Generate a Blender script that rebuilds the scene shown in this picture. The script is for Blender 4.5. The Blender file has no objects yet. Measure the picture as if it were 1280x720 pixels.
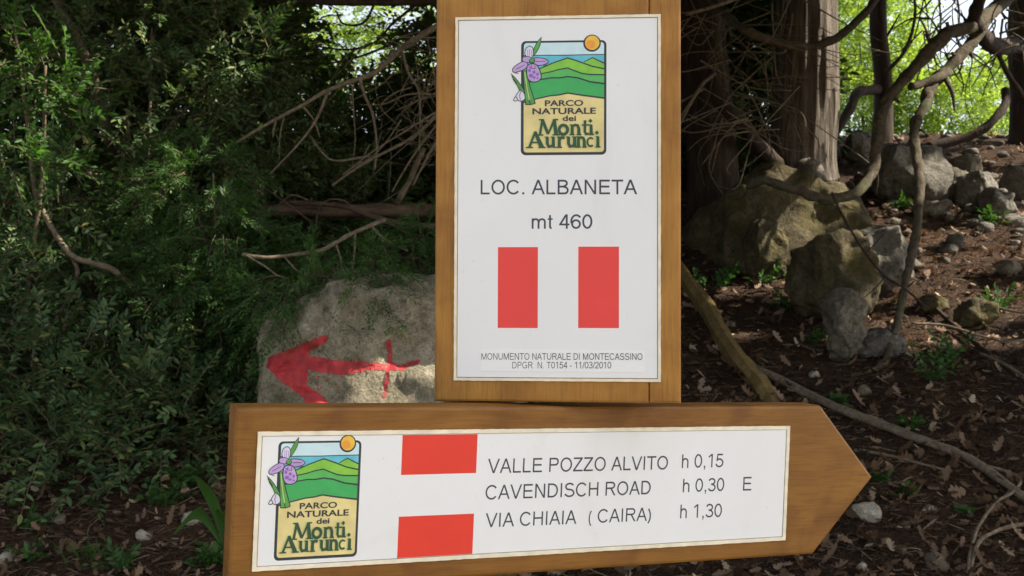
import bpy, math, random
import numpy as np
from mathutils import Vector, Matrix, noise
from mathutils.bvhtree import BVHTree

SC = bpy.context.scene
COL = SC.collection
R = math.radians
H = 1.35                      # camera height above the flat ground in front of the slope
F = 1372.0                    # focal length in pixels of the 1280 px wide frame

# ------------------------------------------------------------------ camera, sky, sun, exposure
cd = bpy.data.cameras.new('camera')
cd.sensor_width = 36.0
cd.lens = 36.0 * F / 1280.0
cd.clip_start = 0.05
cd.clip_end = 600
cd.dof.use_dof = True
cd.dof.focus_distance = 1.36
cd.dof.aperture_fstop = 20.0
cam = bpy.data.objects.new('camera', cd)
cam.location = (0, 0, H)
cam.rotation_euler = (R(90), 0, 0)
COL.objects.link(cam)
SC.camera = cam

SUN_EL, SUN_AZ = 41.0, -4.0                  # elevation; azimuth from +X towards +Y
sd = Vector((math.cos(R(SUN_EL)) * math.cos(R(SUN_AZ)), math.cos(R(SUN_EL)) * math.sin(R(SUN_AZ)), math.sin(R(SUN_EL))))
wd = bpy.data.worlds.new('World')
SC.world = wd
wd.use_nodes = True
nt = wd.node_tree
bg = nt.nodes['Background']
sky = nt.nodes.new('ShaderNodeTexSky')
sky.sky_type = 'NISHITA'
sky.sun_disc = False
sky.sun_elevation = R(SUN_EL)
sky.sun_rotation = R(90 - SUN_AZ)
sky.dust_density = 2.0
hs = nt.nodes.new('ShaderNodeHueSaturation')
hs.inputs['Saturation'].default_value = 0.45
nt.links.new(sky.outputs[0], hs.inputs['Color'])
nt.links.new(hs.outputs[0], bg.inputs[0])
bg.inputs[1].default_value = 0.12
sl = bpy.data.lights.new('sun', 'SUN')
sl.energy = 5.0
sl.angle = R(0.55)
sl.color = (1.0, 0.93, 0.80)
so = bpy.data.objects.new('sun', sl)
so.rotation_euler = sd.to_track_quat('Z', 'Y').to_euler()
so.location = (6, 4, 12)
COL.objects.link(so)
SC.view_settings.view_transform = 'Standard'
SC.view_settings.look = 'None'
SC.view_settings.gamma = 1.0
SC.view_settings.use_curve_mapping = False
SC.view_settings.exposure = 1.3

# ------------------------------------------------------------------ helpers
def at(px, py, Y):
    return Vector(((px - 640) / F * Y, Y, H - (py - 360) / F * Y))

def gz(x, y):
    def sp(t, k):
        t = t / k
        return k * (t if t > 30 else math.log1p(math.exp(t)))
    z = 0.34 * sp(y - 3.2, 0.25) - 0.36 * sp(y - 13.0, 0.7)
    n = noise.noise(Vector((x * 0.55, y * 0.55, 3.1))) * 0.10 + noise.noise(Vector((x * 1.9, y * 1.9, 7.7))) * 0.03
    return z + n * min(1.0, max(0.0, (y + 2) / 5)) * (1.0 if y < 20 else 2.0)

def onground(px, py, up=0.0):
    Y = 3.4
    while Y < 30:
        p = at(px, py, Y)
        if p.z <= gz(p.x, p.y):
            break
        Y += 0.02
    p = at(px, py, Y)
    return Vector((p.x, p.y, gz(p.x, p.y) + up))

def link_mesh(name, V, Fs, mats, parent=None, midx=None, smooth=False):
    me = bpy.data.meshes.new(name)
    V = np.asarray(V, dtype=np.float32)
    if isinstance(Fs, np.ndarray):
        k = Fs.shape[1]
        me.vertices.add(len(V))
        me.vertices.foreach_set('co', V.ravel())
        me.loops.add(Fs.size)
        me.loops.foreach_set('vertex_index', Fs.astype(np.int32).ravel())
        me.polygons.add(len(Fs))
        me.polygons.foreach_set('loop_start', np.arange(0, Fs.size, k, dtype=np.int32))
        me.polygons.foreach_set('loop_total', np.full(len(Fs), k, dtype=np.int32))
        me.update(calc_edges=True)
    else:
        me.from_pydata([tuple(map(float, v)) for v in V], [], [tuple(map(int, f)) for f in Fs])
        me.update()
    for m in (mats if isinstance(mats, (list, tuple)) else [mats]):
        me.materials.append(m)
    if midx is not None:
        me.polygons.foreach_set('material_index', np.asarray(midx, dtype=np.int32))
    if smooth:
        me.polygons.foreach_set('use_smooth', np.ones(len(me.polygons), dtype=bool))
    o = bpy.data.objects.new(name, me)
    COL.objects.link(o)
    if parent is not None:
        o.parent = parent
    return o

def empty(name, loc=(0, 0, 0)):
    o = bpy.data.objects.new(name, None)
    o.location = loc
    o.empty_display_size = 0.1
    COL.objects.link(o)
    return o

def tag(o, label=None, cat=None, group=None, kind=None):
    if label: o['label'] = label
    if cat: o['category'] = cat
    if group: o['group'] = group
    if kind: o['kind'] = kind
    return o

class MB:
    """collects vertices and faces of one mesh"""
    def __init__(s):
        s.v, s.f, s.m = [], [], []
    def add(s, V, Fs, m=0):
        b = len(s.v)
        s.v += [tuple(v) for v in V]
        for f in Fs:
            s.f.append(tuple(i + b for i in f))
            s.m.append(m)
    def build(s, name, mats, parent=None, smooth=False, loc=None):
        V = np.array(s.v, dtype=np.float64)
        if loc is not None:
            V = V - np.array(loc)[None, :]
        o = link_mesh(name, V, s.f, mats, parent, s.m, smooth)
        if loc is not None:
            o.location = loc
        return o

def catmull(pts, per=6):
    P = [np.array(p, dtype=float) for p in pts]
    if len(P) < 3:
        return [P[0] + (P[-1] - P[0]) * t for t in np.linspace(0, 1, per + 1)]
    P = [2 * P[0] - P[1]] + P + [2 * P[-1] - P[-2]]
    out = []
    for i in range(1, len(P) - 2):
        a, b, c, d = P[i - 1], P[i], P[i + 1], P[i + 2]
        for k in range(per):
            t = k / per
            out.append(0.5 * ((2 * b) + (c - a) * t + (2 * a - 5 * b + 4 * c - d) * t * t + (3 * b - a - 3 * c + d) * t ** 3))
    out.append(P[-2])
    return out

def tube(mb, pts, r0, r1, k=8, per=6, knob=0.0, seed=0.0, m=0, rad=None, cap=True):
    """a limb along a smooth path; knob makes the radius uneven"""
    C = catmull(pts, per)
    n = len(C)
    rings = []
    ref = np.array((0.31, 0.17, 0.93))
    for i, c in enumerate(C):
        T = C[min(i + 1, n - 1)] - C[max(i - 1, 0)]
        T = T / (np.linalg.norm(T) + 1e-9)
        A = np.cross(T, ref)
        if np.linalg.norm(A) < 0.05:
            A = np.cross(T, np.array((1.0, 0, 0)))
        A /= np.linalg.norm(A)
        ref = np.cross(A, T)
        B = np.cross(T, A)
        t = i / (n - 1)
        r = rad(t) if rad else r0 + (r1 - r0) * t
        for j in range(k):
            a = 2 * math.pi * j / k
            rr = r
            if knob:
                q = c * (0.9 / max(r, 0.004)) * 0.35
                rr = r * (1 + knob * noise.noise(Vector((q[0] + math.cos(a) * .9 + seed, q[1] + math.sin(a) * .9, q[2]))))
            rings.append(c + (A * math.cos(a) + B * math.sin(a)) * rr)
    fs = []
    for i in range(n - 1):
        for j in range(k):
            fs.append((i * k + j, i * k + (j + 1) % k, (i + 1) * k + (j + 1) % k, (i + 1) * k + j))
    if cap:
        fs.append(tuple(range(k))[::-1])
        fs.append(tuple((n - 1) * k + j for j in range(k)))
    mb.add(rings, fs, m)

# ------------------------------------------------------------------ materials
def new_mat(name):
    m = bpy.data.materials.new(name)
    m.use_nodes = True
    t = m.node_tree
    p = t.nodes['Principled BSDF']
    return m, t, p

def N(t, kind, **kw):
    n = t.nodes.new(kind)
    for k, v in kw.items():
        if k in n.inputs:
            n.inputs[k].default_value = v
        else:
            setattr(n, k, v)
    return n

def ramp(t, fac, stops):
    r = t.nodes.new('ShaderNodeValToRGB')
    e = r.color_ramp.elements
    while len(e) < len(stops):
        e.new(0.5)
    for el, (pos, c) in zip(e, stops):
        el.position = pos
        el.color = (c[0], c[1], c[2], 1) if len(c) == 3 else c
    t.links.new(fac, r.inputs[0])
    return r

def coords(t, scale=(1, 1, 1), kind='Object'):
    tc = t.nodes.new('ShaderNodeTexCoord')
    mp = t.nodes.new('ShaderNodeMapping')
    mp.inputs['Scale'].default_value = scale
    t.links.new(tc.outputs[kind], mp.inputs[0])
    return mp.outputs[0]

def plain(name, c, rough=0.6, spec=0.4):
    m, t, p = new_mat(name)
    p.inputs['Base Color'].default_value = (*c, 1)
    p.inputs['Roughness'].default_value = rough
    p.inputs['Specular IOR Level'].default_value = spec
    return m

def speckled(name, c, amt=0.08, scale=40, rough=0.5, bump=0.0, spec=0.4):
    m, t, p = new_mat(name)
    v = coords(t)
    n = N(t, 'ShaderNodeTexNoise', Scale=scale, Detail=6.0)
    t.links.new(v, n.inputs['Vector'])
    a = tuple(x * (1 - amt) for x in c); b = tuple(min(1, x * (1 + amt)) for x in c)
    r = ramp(t, n.outputs['Fac'], [(0.3, a), (0.7, b)])
    t.links.new(r.outputs[0], p.inputs['Base Color'])
    p.inputs['Roughness'].default_value = rough
    p.inputs['Specular IOR Level'].default_value = spec
    if bump:
        bp = N(t, 'ShaderNodeBump', Strength=bump, Distance=0.002)
        t.links.new(n.outputs['Fac'], bp.inputs['Height'])
        t.links.new(bp.outputs[0], p.inputs['Normal'])
    return m

def wood_mat(name, along, c0, c1, c2):
    """varnished board; the grain runs along the given local axis"""
    m, t, p = new_mat(name)
    s = [30, 30, 30]; s[along] = 4
    v = coords(t, tuple(s))
    n1 = N(t, 'ShaderNodeTexNoise', Scale=1.6, Detail=8.0, Roughness=0.65, Distortion=0.6)
    t.links.new(v, n1.inputs['Vector'])
    s2 = [260, 260, 260]; s2[along] = 14
    v2 = coords(t, tuple(s2))
    n2 = N(t, 'ShaderNodeTexNoise', Scale=1.4, Detail=5.0, Roughness=0.6)
    t.links.new(v2, n2.inputs['Vector'])
    n3 = N(t, 'ShaderNodeTexNoise', Scale=11.0, Detail=6.0, Distortion=1.0)
    t.links.new(coords(t), n3.inputs['Vector'])
    r1 = ramp(t, n1.outputs['Fac'], [(0.25, c0), (0.5, c1), (0.78, c2)])
    r3 = ramp(t, n3.outputs['Fac'], [(0.3, (.70, .62, .56)), (0.5, (.96, .95, .93)), (0.7, (1.12, 1.14, 1.14))])
    r2 = ramp(t, n2.outputs['Fac'], [(0.32, (.80, .77, .74)), (0.5, (1, 1, 1)), (0.68, (1.07, 1.08, 1.08))])
    mx = N(t, 'ShaderNodeMix', data_type='RGBA', blend_type='MULTIPLY')
    mx.inputs[0].default_value = 1
    t.links.new(r1.outputs[0], mx.inputs[6]); t.links.new(r3.outputs[0], mx.inputs[7])
    mx2 = N(t, 'ShaderNodeMix', data_type='RGBA', blend_type='MULTIPLY')
    mx2.inputs[0].default_value = 1
    t.links.new(mx.outputs[2], mx2.inputs[6]); t.links.new(r2.outputs[0], mx2.inputs[7])
    t.links.new(mx2.outputs[2], p.inputs['Base Color'])
    p.inputs['Roughness'].default_value = 0.5
    p.inputs['Specular IOR Level'].default_value = 0.35
    bp = N(t, 'ShaderNodeBump', Strength=0.25, Distance=0.0006)
    t.links.new(n2.outputs['Fac'], bp.inputs['Height'])
    t.links.new(bp.outputs[0], p.inputs['Normal'])
    return m

def leaf_mat(name, stops, transl=0.4, tcol=None, rough=0.5, spec=0.3):
    m, t, p = new_mat(name)
    g = t.nodes.new('ShaderNodeNewGeometry')
    r = ramp(t, g.outputs['Random Per Island'], stops)
    t.links.new(r.outputs[0], p.inputs['Base Color'])
    p.inputs['Roughness'].default_value = rough
    p.inputs['Specular IOR Level'].default_value = spec
    if transl > 0:
        tr = t.nodes.new('ShaderNodeBsdfTranslucent')
        if tcol:
            mx = N(t, 'ShaderNodeMix', data_type='RGBA', blend_type='MULTIPLY')
            mx.inputs[0].default_value = 1
            t.links.new(r.outputs[0], mx.inputs[6]); mx.inputs[7].default_value = (*tcol, 1)
            t.links.new(mx.outputs[2], tr.inputs[0])
        else:
            t.links.new(r.outputs[0], tr.inputs[0])
        ms = t.nodes.new('ShaderNodeMixShader')
        ms.inputs[0].default_value = transl
        t.links.new(p.outputs[0], ms.inputs[1]); t.links.new(tr.outputs[0], ms.inputs[2])
        t.links.new(ms.outputs[0], t.nodes['Material Output'].inputs[0])
    return m

def bark_mat(name, c0, c1, c2, vert=(26, 26, 3.0), dist=0.02, moss=None):
    m, t, p = new_mat(name)
    v = coords(t, vert)
    n1 = N(t, 'ShaderNodeTexNoise', Scale=1.0, Detail=9.0, Roughness=0.7, Distortion=0.4)
    t.links.new(v, n1.inputs['Vector'])
    n2 = N(t, 'ShaderNodeTexNoise', Scale=60.0, Detail=5.0)
    t.links.new(coords(t), n2.inputs['Vector'])
    r = ramp(t, n1.outputs['Fac'], [(0.32, c0), (0.5, c1), (0.7, c2)])
    out = r.outputs[0]
    if moss:
        n3 = N(t, 'ShaderNodeTexNoise', Scale=5.0, Detail=6.0)
        t.links.new(coords(t), n3.inputs['Vector'])
        rm = ramp(t, n3.outputs['Fac'], [(0.5, (0, 0, 0)), (0.68, (.7, .7, .7))])
        mx = N(t, 'ShaderNodeMix', data_type='RGBA')
        t.links.new(rm.outputs[0], mx.inputs[0]); t.links.new(out, mx.inputs[6]); mx.inputs[7].default_value = (*moss, 1)
        out = mx.outputs[2]
    t.links.new(out, p.inputs['Base Color'])
    p.inputs['Roughness'].default_value = 0.9
    p.inputs['Specular IOR Level'].default_value = 0.2
    ad = N(t, 'ShaderNodeMath', operation='MULTIPLY_ADD')
    t.links.new(n2.outputs['Fac'], ad.inputs[0]); ad.inputs[1].default_value = 0.25
    t.links.new(n1.outputs['Fac'], ad.inputs[2])
    bp = N(t, 'ShaderNodeBump', Strength=0.9, Distance=dist)
    t.links.new(ad.outputs[0], bp.inputs['Height'])
    t.links.new(bp.outputs[0], p.inputs['Normal'])
    return m

def rock_mat(name, c0, c1, c2, moss=0.0, mossc=(.05, .06, .015), sc=1.0):
    m, t, p = new_mat(name)
    v = coords(t)
    n1 = N(t, 'ShaderNodeTexNoise', Scale=4.5 * sc, Detail=12.0, Roughness=0.68)
    n2 = N(t, 'ShaderNodeTexNoise', Scale=38.0 * sc, Detail=8.0, Roughness=0.7)
    n3 = N(t, 'ShaderNodeTexVoronoi', Scale=16.0 * sc)
    n4 = N(t, 'ShaderNodeTexNoise', Scale=2.6 * sc, Detail=9.0, Roughness=0.7, Distortion=1.2)
    for n in (n1, n2, n3, n4):
        t.links.new(v, n.inputs['Vector'])
    r1 = ramp(t, n1.outputs['Fac'], [(0.30, c0), (0.5, c1), (0.70, c2)])
    r2 = ramp(t, n2.outputs['Fac'], [(0.30, (.55, .55, .55)), (0.65, (1.15, 1.15, 1.15))])
    mx = N(t, 'ShaderNodeMix', data_type='RGBA', blend_type='MULTIPLY')
    mx.inputs[0].default_value = 0.85
    t.links.new(r1.outputs[0], mx.inputs[6]); t.links.new(r2.outputs[0], mx.inputs[7])
    # pits and grains
    n6 = N(t, 'ShaderNodeTexNoise', Scale=120.0 * sc, Detail=6.0, Roughness=0.75); t.links.new(v, n6.inputs['Vector'])
    r6 = ramp(t, n6.outputs['Fac'], [(0.34, (.45, .43, .40)), (0.5, (1, 1, 1)), (0.68, (1.35, 1.33, 1.28))])
    mp_ = N(t, 'ShaderNodeMix', data_type='RGBA', blend_type='MULTIPLY'); mp_.inputs[0].default_value = 0.8
    t.links.new(mx.outputs[2], mp_.inputs[6]); t.links.new(r6.outputs[0], mp_.inputs[7])
    mx = mp_
    # fine dark cracks
    mu = N(t, 'ShaderNodeMath', operation='SUBTRACT'); mu.inputs[1].default_value = 0.5
    t.links.new(n4.outputs['Fac'], mu.inputs[0])
    ab = N(t, 'ShaderNodeMath', operation='ABSOLUTE'); t.links.new(mu.outputs[0], ab.inputs[0])
    rc = ramp(t, ab.outputs[0], [(0.0, (.35, .33, .3)), (0.012, (1, 1, 1))])
    mc = N(t, 'ShaderNodeMix', data_type='RGBA', blend_type='MULTIPLY'); mc.inputs[0].default_value = 0.7
    t.links.new(mx.outputs[2], mc.inputs[6]); t.links.new(rc.outputs[0], mc.inputs[7])
    out = mc.outputs[2]
    if moss > 0:
        n5 = N(t, 'ShaderNodeTexNoise', Scale=3.4 * sc, Detail=8.0, Roughness=0.72)
        t.links.new(v, n5.inputs['Vector'])
        rm = ramp(t, n5.outputs['Fac'], [(0.62 - moss * 0.3, (0, 0, 0)), (0.72 - moss * 0.25, (1, 1, 1))])
        mm = N(t, 'ShaderNodeMix', data_type='RGBA')
        t.links.new(rm.outputs[0], mm.inputs[0]); t.links.new(out, mm.inputs[6]); mm.inputs[7].default_value = (*mossc, 1)
        out = mm.outputs[2]
    t.links.new(out, p.inputs['Base Color'])
    p.inputs['Roughness'].default_value = 0.92
    p.inputs['Specular IOR Level'].default_value = 0.2
    ad = N(t, 'ShaderNodeMath', operation='MULTIPLY_ADD')
    t.links.new(n2.outputs['Fac'], ad.inputs[0]); ad.inputs[1].default_value = 0.45
    t.links.new(n1.outputs['Fac'], ad.inputs[2])
    bp = N(t, 'ShaderNodeBump', Strength=1.0, Distance=0.05 / sc)
    t.links.new(ad.outputs[0], bp.inputs['Height'])
    t.links.new(bp.outputs[0], p.inputs['Normal'])
    return m

M = {}
M['wood_v'] = wood_mat('varnished_wood_upright', 1, (.315, .140, .022), (.355, .164, .027), (.39, .187, .035))
M['wood_h'] = wood_mat('varnished_wood_lengthwise', 0, (.190, .076, .009), (.228, .096, .013), (.275, .125, .021))
m, t, p = new_mat('white_laminate')
n1 = N(t, 'ShaderNodeTexNoise', Scale=5.0, Detail=8.0, Roughness=0.6, Distortion=0.8); t.links.new(coords(t, (1.6, .8, 1)), n1.inputs['Vector'])
n2 = N(t, 'ShaderNodeTexNoise', Scale=170.0, Detail=3.0); t.links.new(coords(t), n2.inputs['Vector'])
r1 = ramp(t, n1.outputs['Fac'], [(0.22, (.735, .725, .69)), (0.42, (.80, .80, .80)), (0.75, (.825, .825, .83))])
r2 = ramp(t, n2.outputs['Fac'], [(0.22, (.80, .78, .74)), (0.30, (1, 1, 1))])
mx = N(t, 'ShaderNodeMix', data_type='RGBA', blend_type='MULTIPLY'); mx.inputs[0].default_value = .8
t.links.new(r1.outputs[0], mx.inputs[6]); t.links.new(r2.outputs[0], mx.inputs[7])
t.links.new(mx.outputs[2], p.inputs['Base Color']); p.inputs['Roughness'].default_value = .38
M['panel'] = m
M['edge'] = speckled('cream_panel_edge', (.80, .73, .56), 0.12, 60, 0.7)
M['sticker'] = speckled('sticker_film', (.84, .84, .83), 0.015, 12, 0.35)
M['red_a'] = speckled('signal_red', (.80, .062, .052), 0.03, 20, 0.45)
M['red_b'] = speckled('orange_red', (.76, .047, .026), 0.03, 20, 0.45)
M['ink'] = plain('grey_ink', (.055, .055, .075), 0.5)
M['post'] = bark_mat('post_wood', (.09, .06, .03), (.14, .09, .045), (.19, .13, .07), (30, 30, 2), 0.004)
def ink(name, c, amt=0.12, sc=70):
    return speckled(name, c, amt, sc, 0.45)
M['l_dark'] = plain('logo_dark_line', (.035, .040, .045), 0.5)
M['l_sky'] = ink('logo_pale_blue', (.58, .76, .80), .06)
M['l_sea'] = ink('logo_sea_blue', (.13, .50, .62), .15)
M['l_g1'] = ink('logo_yellow_green', (.23, .54, .06), .14)
M['l_g2'] = ink('logo_mid_green', (.10, .46, .11), .1)
M['l_g3'] = ink('logo_deep_green', (.055, .40, .11), .08)
M['l_sand'] = ink('logo_sand', (.74, .62, .27), .12, 45)
M['l_sun'] = ink('logo_sun_yellow', (.82, .50, .06), .12, 60)
M['l_sun2'] = ink('logo_sun_orange', (.80, .33, .045), .12, 60)
M['l_pur'] = ink('logo_lilac', (.50, .34, .63), .12)
M['l_pur2'] = ink('logo_purple', (.27, .12, .48), .1)
M['l_white'] = plain('logo_pale_lilac', (.70, .66, .78), 0.5)
M['l_green'] = ink('logo_stem_green', (.10, .34, .07), .2)
M['l_letter'] = plain('logo_letter_green', (.030, .085, .040), 0.5)
M['l_halo'] = plain('logo_letter_halo', (.50, .62, .22), 0.5)

M['soil'] = None
M['leaf_mastic'] = leaf_mat('mastic_leaf', [(0, (.036, .070, .026)), (.5, (.070, .128, .046)), (.85, (.105, .175, .058)), (1, (.20, .21, .06))], 0.25, (1, 1.2, .6))
M['leaf_dark'] = leaf_mat('dark_leaf', [(0, (.034, .060, .020)), (.6, (.064, .110, .032)), (1, (.11, .16, .046))], 0.3, (1, 1.3, .5))
M['leaf_jun'] = leaf_mat('feathery_leaf', [(0, (.036, .080, .022)), (.6, (.066, .132, .034)), (1, (.12, .20, .055))], 0.35, (1, 1.3, .6))
M['leaf_bright'] = leaf_mat('fresh_leaf', [(0, (.04, .10, .02)), (.6, (.06, .14, .028)), (1, (.10, .19, .04))], 0.45, (1.3, 1.5, .6))
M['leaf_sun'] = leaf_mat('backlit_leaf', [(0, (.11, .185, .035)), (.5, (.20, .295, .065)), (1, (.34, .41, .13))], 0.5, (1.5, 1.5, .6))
M['leaf_canopy'] = leaf_mat('canopy_leaf', [(0, (.02, .05, .012)), (1, (.06, .11, .025))], 0.3, (1.2, 1.4, .5))
M['leaf_herb'] = leaf_mat('herb_leaf', [(0, (.030, .075, .018)), (1, (.06, .125, .03))], 0.35, (1.2, 1.4, .6))
M['litter'] = leaf_mat('fallen_leaf', [(0, (.06, .033, .018)), (.35, (.115, .066, .036)), (.7, (.20, .125, .075)), (.93, (.30, .21, .14)), (1, (.45, .37, .26))], 0.1, (1, .8, .5), 0.75)
M['needle'] = leaf_mat('litter_twig', [(0, (.04, .022, .013)), (.6, (.10, .06, .035)), (1, (.24, .17, .10))], 0.0, None, 0.85)
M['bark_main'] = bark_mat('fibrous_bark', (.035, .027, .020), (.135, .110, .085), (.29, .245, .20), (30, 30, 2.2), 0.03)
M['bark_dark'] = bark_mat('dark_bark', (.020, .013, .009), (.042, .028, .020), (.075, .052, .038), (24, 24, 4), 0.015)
M['bark_branch'] = bark_mat('branch_bark', (.042, .032, .020), (.085, .066, .043), (.14, .112, .078), (34, 34, 34), 0.014, (.09, .10, .045))
M['bark_twig'] = bark_mat('twig_bark', (.085, .064, .042), (.17, .13, .088), (.27, .215, .15), (40, 40, 40), 0.003)
M['log'] = bark_mat('log_bark', (.05, .032, .022), (.12, .078, .052), (.20, .14, .10), (6, 26, 26), 0.012)
M['stem'] = bark_mat('stem_bark', (.06, .046, .03), (.12, .095, .06), (.20, .16, .11), (40, 40, 40), 0.002)
M['split'] = bark_mat('split_wood', (.12, .075, .025), (.20, .135, .05), (.28, .20, .085), (40, 40, 6), 0.006)
M['rock_grey'] = rock_mat('grey_limestone', (.09, .078, .055), (.18, .158, .118), (.32, .285, .22), 0.2, (.10, .08, .04))
M['rock_tan'] = rock_mat('tan_limestone', (.16, .137, .087), (.40, .345, .240), (.60, .53, .395), 0.2, (.13, .10, .045))
M['rock_moss'] = rock_mat('mossy_limestone', (.045, .037, .020), (.11, .089, .048), (.21, .172, .10), 0.34, (.085, .070, .020))
M['rock_pale'] = rock_mat('pale_limestone', (.11, .098, .078), (.19, .172, .142), (.31, .285, .245), 0.12, (.10, .085, .05))
M['stone'] = rock_mat('loose_stone', (.10, .07, .045), (.19, .145, .10), (.32, .26, .20), 0.0, sc=4.0)

M['stone_pale'] = rock_mat('pale_loose_stone', (.26, .22, .16), (.42, .37, .29), (.58, .53, .45), 0.0, sc=4.0)

# ------------------------------------------------------------------ ground
m, t, p = new_mat('forest_soil')
v = coords(t)
n1 = N(t, 'ShaderNodeTexNoise', Scale=1.3, Detail=10.0, Roughness=0.7)
n2 = N(t, 'ShaderNodeTexNoise', Scale=45.0, Detail=8.0, Roughness=0.75)
n3 = N(t, 'ShaderNodeTexVoronoi', Scale=70.0)
for n in (n1, n2, n3):
    t.links.new(v, n.inputs['Vector'])
r1 = ramp(t, n1.outputs['Fac'], [(0.3, (.032, .020, .013)), (0.55, (.068, .039, .023)), (0.75, (.13, .078, .045))])
r2 = ramp(t, n2.outputs['Fac'], [(0.3, (.45, .42, .4)), (0.52, (.95, .92, .9)), (0.72, (1.9, 1.8, 1.7))])
mx = N(t, 'ShaderNodeMix', data_type='RGBA', blend_type='MULTIPLY'); mx.inputs[0].default_value = 1
t.links.new(r1.outputs[0], mx.inputs[6]); t.links.new(r2.outputs[0], mx.inputs[7])
# unseen ground around the camera, made pale to bounce warm light onto the boards
sx = N(t, 'ShaderNodeSeparateXYZ'); t.links.new(v, sx.inputs[0])
mr = N(t, 'ShaderNodeMapRange'); t.links.new(sx.outputs['Y'], mr.inputs[0])
mr.inputs[1].default_value = 2.6; mr.inputs[2].default_value = 1.2
m2 = N(t, 'ShaderNodeMix', data_type='RGBA')
t.links.new(mr.outputs[0], m2.inputs[0]); t.links.new(mx.outputs[2], m2.inputs[6]); m2.inputs[7].default_value = (.26, .22, .16, 1)
mr2 = N(t, 'ShaderNodeMapRange'); t.links.new(sx.outputs['Y'], mr2.inputs[0])
mr2.inputs[1].default_value = 12.8; mr2.inputs[2].default_value = 14.5
m3 = N(t, 'ShaderNodeMix', data_type='RGBA')
t.links.new(mr2.outputs[0], m3.inputs[0]); t.links.new(m2.outputs[2], m3.inputs[6]); m3.inputs[7].default_value = (.10, .13, .035, 1)
t.links.new(m3.outputs[2], p.inputs['Base Color'])
p.inputs['Roughness'].default_value = 0.95
p.inputs['Specular IOR Level'].default_value = 0.15
ad = N(t, 'ShaderNodeMath', operation='ADD')
t.links.new(n2.outputs['Fac'], ad.inputs[0]); t.links.new(n3.outputs['Distance'], ad.inputs[1])
bp = N(t, 'ShaderNodeBump', Strength=0.9, Distance=0.02)
t.links.new(ad.outputs[0], bp.inputs['Height']); t.links.new(bp.outputs[0], p.inputs['Normal'])
M['soil'] = m
xs = np.concatenate([[-250, -120, -60, -30, -18, -12], np.linspace(-8, 10, 150), [13, 18, 30, 60, 120, 250]])
ys = np.concatenate([[-250, -120, -60, -30, -15, -8, -4, -2, 0, 1.2], np.linspace(2, 15, 150), [16, 17.5, 20, 24, 30, 40, 60, 120, 250]])
GV, GF = [], []
for y in ys:
    for x in xs:
        GV.append((x, y, gz(x, y)))
nx = len(xs)
for j in range(len(ys) - 1):
    for i in range(nx - 1):
        GF.append((j * nx + i, j * nx + i + 1, (j + 1) * nx + i + 1, (j + 1) * nx + i))
tag(link_mesh('ground', GV, GF, M['soil'], smooth=True), kind='structure')

# ------------------------------------------------------------------ leaves and twigs
def unit(a):
    return a / (np.linalg.norm(a, axis=-1, keepdims=True) + 1e-9)

def leaf_quads(P, D, Nn, L, W, fold=0.25, six=True):
    """elliptic leaves: base P, direction D, normal Nn (arrays)"""
    D = unit(D)
    B = unit(np.cross(Nn, D))
    Nn = np.cross(D, B)
    L = L[:, None]; W = W[:, None]
    if six:
        up = Nn * W * fold
        v = np.stack([P, P + D * L * .32 + B * W * .46 + up, P + D * L * .68 + B * W * .42 + up, P + D * L,
                      P + D * L * .68 - B * W * .42 + up, P + D * L * .32 - B * W * .46 + up], axis=1)
        n = len(P)
        base = (np.arange(n) * 6)[:, None]
        f = np.concatenate([base + np.array([[0, 3, 2, 1]]), base + np.array([[0, 5, 4, 3]])], axis=0)
    else:
        v = np.stack([P, P + D * L * .5 + B * W * .5, P + D * L, P + D * L * .5 - B * W * .5], axis=1)
        base = (np.arange(len(P)) * 4)[:, None]
        f = base + np.array([[0, 3, 2, 1]])
    return v.reshape(-1, 3), f

def twig_field(rng, S, D, length, nleaf, L, W, droop=0.35, ang=50, side_only=True, jitter=0.35, six=True):
    """leaves along curved twigs; returns leaf verts, faces and the twig curves"""
    n = len(S)
    ln = length * rng.uniform(.6, 1.25, n)
    D = unit(D)
    ts = np.linspace(0.12, 1.0, nleaf)
    dr = droop * rng.uniform(.4, 1.5, n)
    P = S[:, None, :] + D[:, None, :] * (ln[:, None] * ts[None, :])[..., None]
    P[..., 2] -= (dr * ln)[:, None] * ts[None, :] ** 2
    T = np.repeat(D[:, None, :], nleaf, axis=1).copy()
    T[..., 2] -= 2 * dr[:, None] * ts[None, :]
    T = unit(T)
    up = unit(np.array([0, 0, 1.0])[None, :] + rng.normal(0, .45, (n, 3)))
    B = unit(np.cross(T, up[:, None, :]))
    Nn = np.cross(B, T)
    sgn = np.where(np.arange(nleaf) % 2 == 0, 1.0, -1.0)[None, :, None]
    a = R(ang)
    LD = T * math.cos(a) + B * sgn * math.sin(a) + rng.normal(0, jitter, T.shape) * .6
    LD[:, -1] = T[:, -1]
    NN = unit(Nn + rng.normal(0, jitter, T.shape))
    k = n * nleaf
    V, Fq = leaf_quads(P.reshape(k, 3), LD.reshape(k, 3), NN.reshape(k, 3), L * rng.uniform(.65, 1.3, k), W * rng.uniform(.7, 1.25, k), six=six)
    tt = np.array([0, .35, .7, 1.0])
    C = S[:, None, :] + D[:, None, :] * (ln[:, None] * tt[None, :])[..., None]
    C[..., 2] -= (dr * ln)[:, None] * tt[None, :] ** 2
    return V, Fq, C

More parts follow.
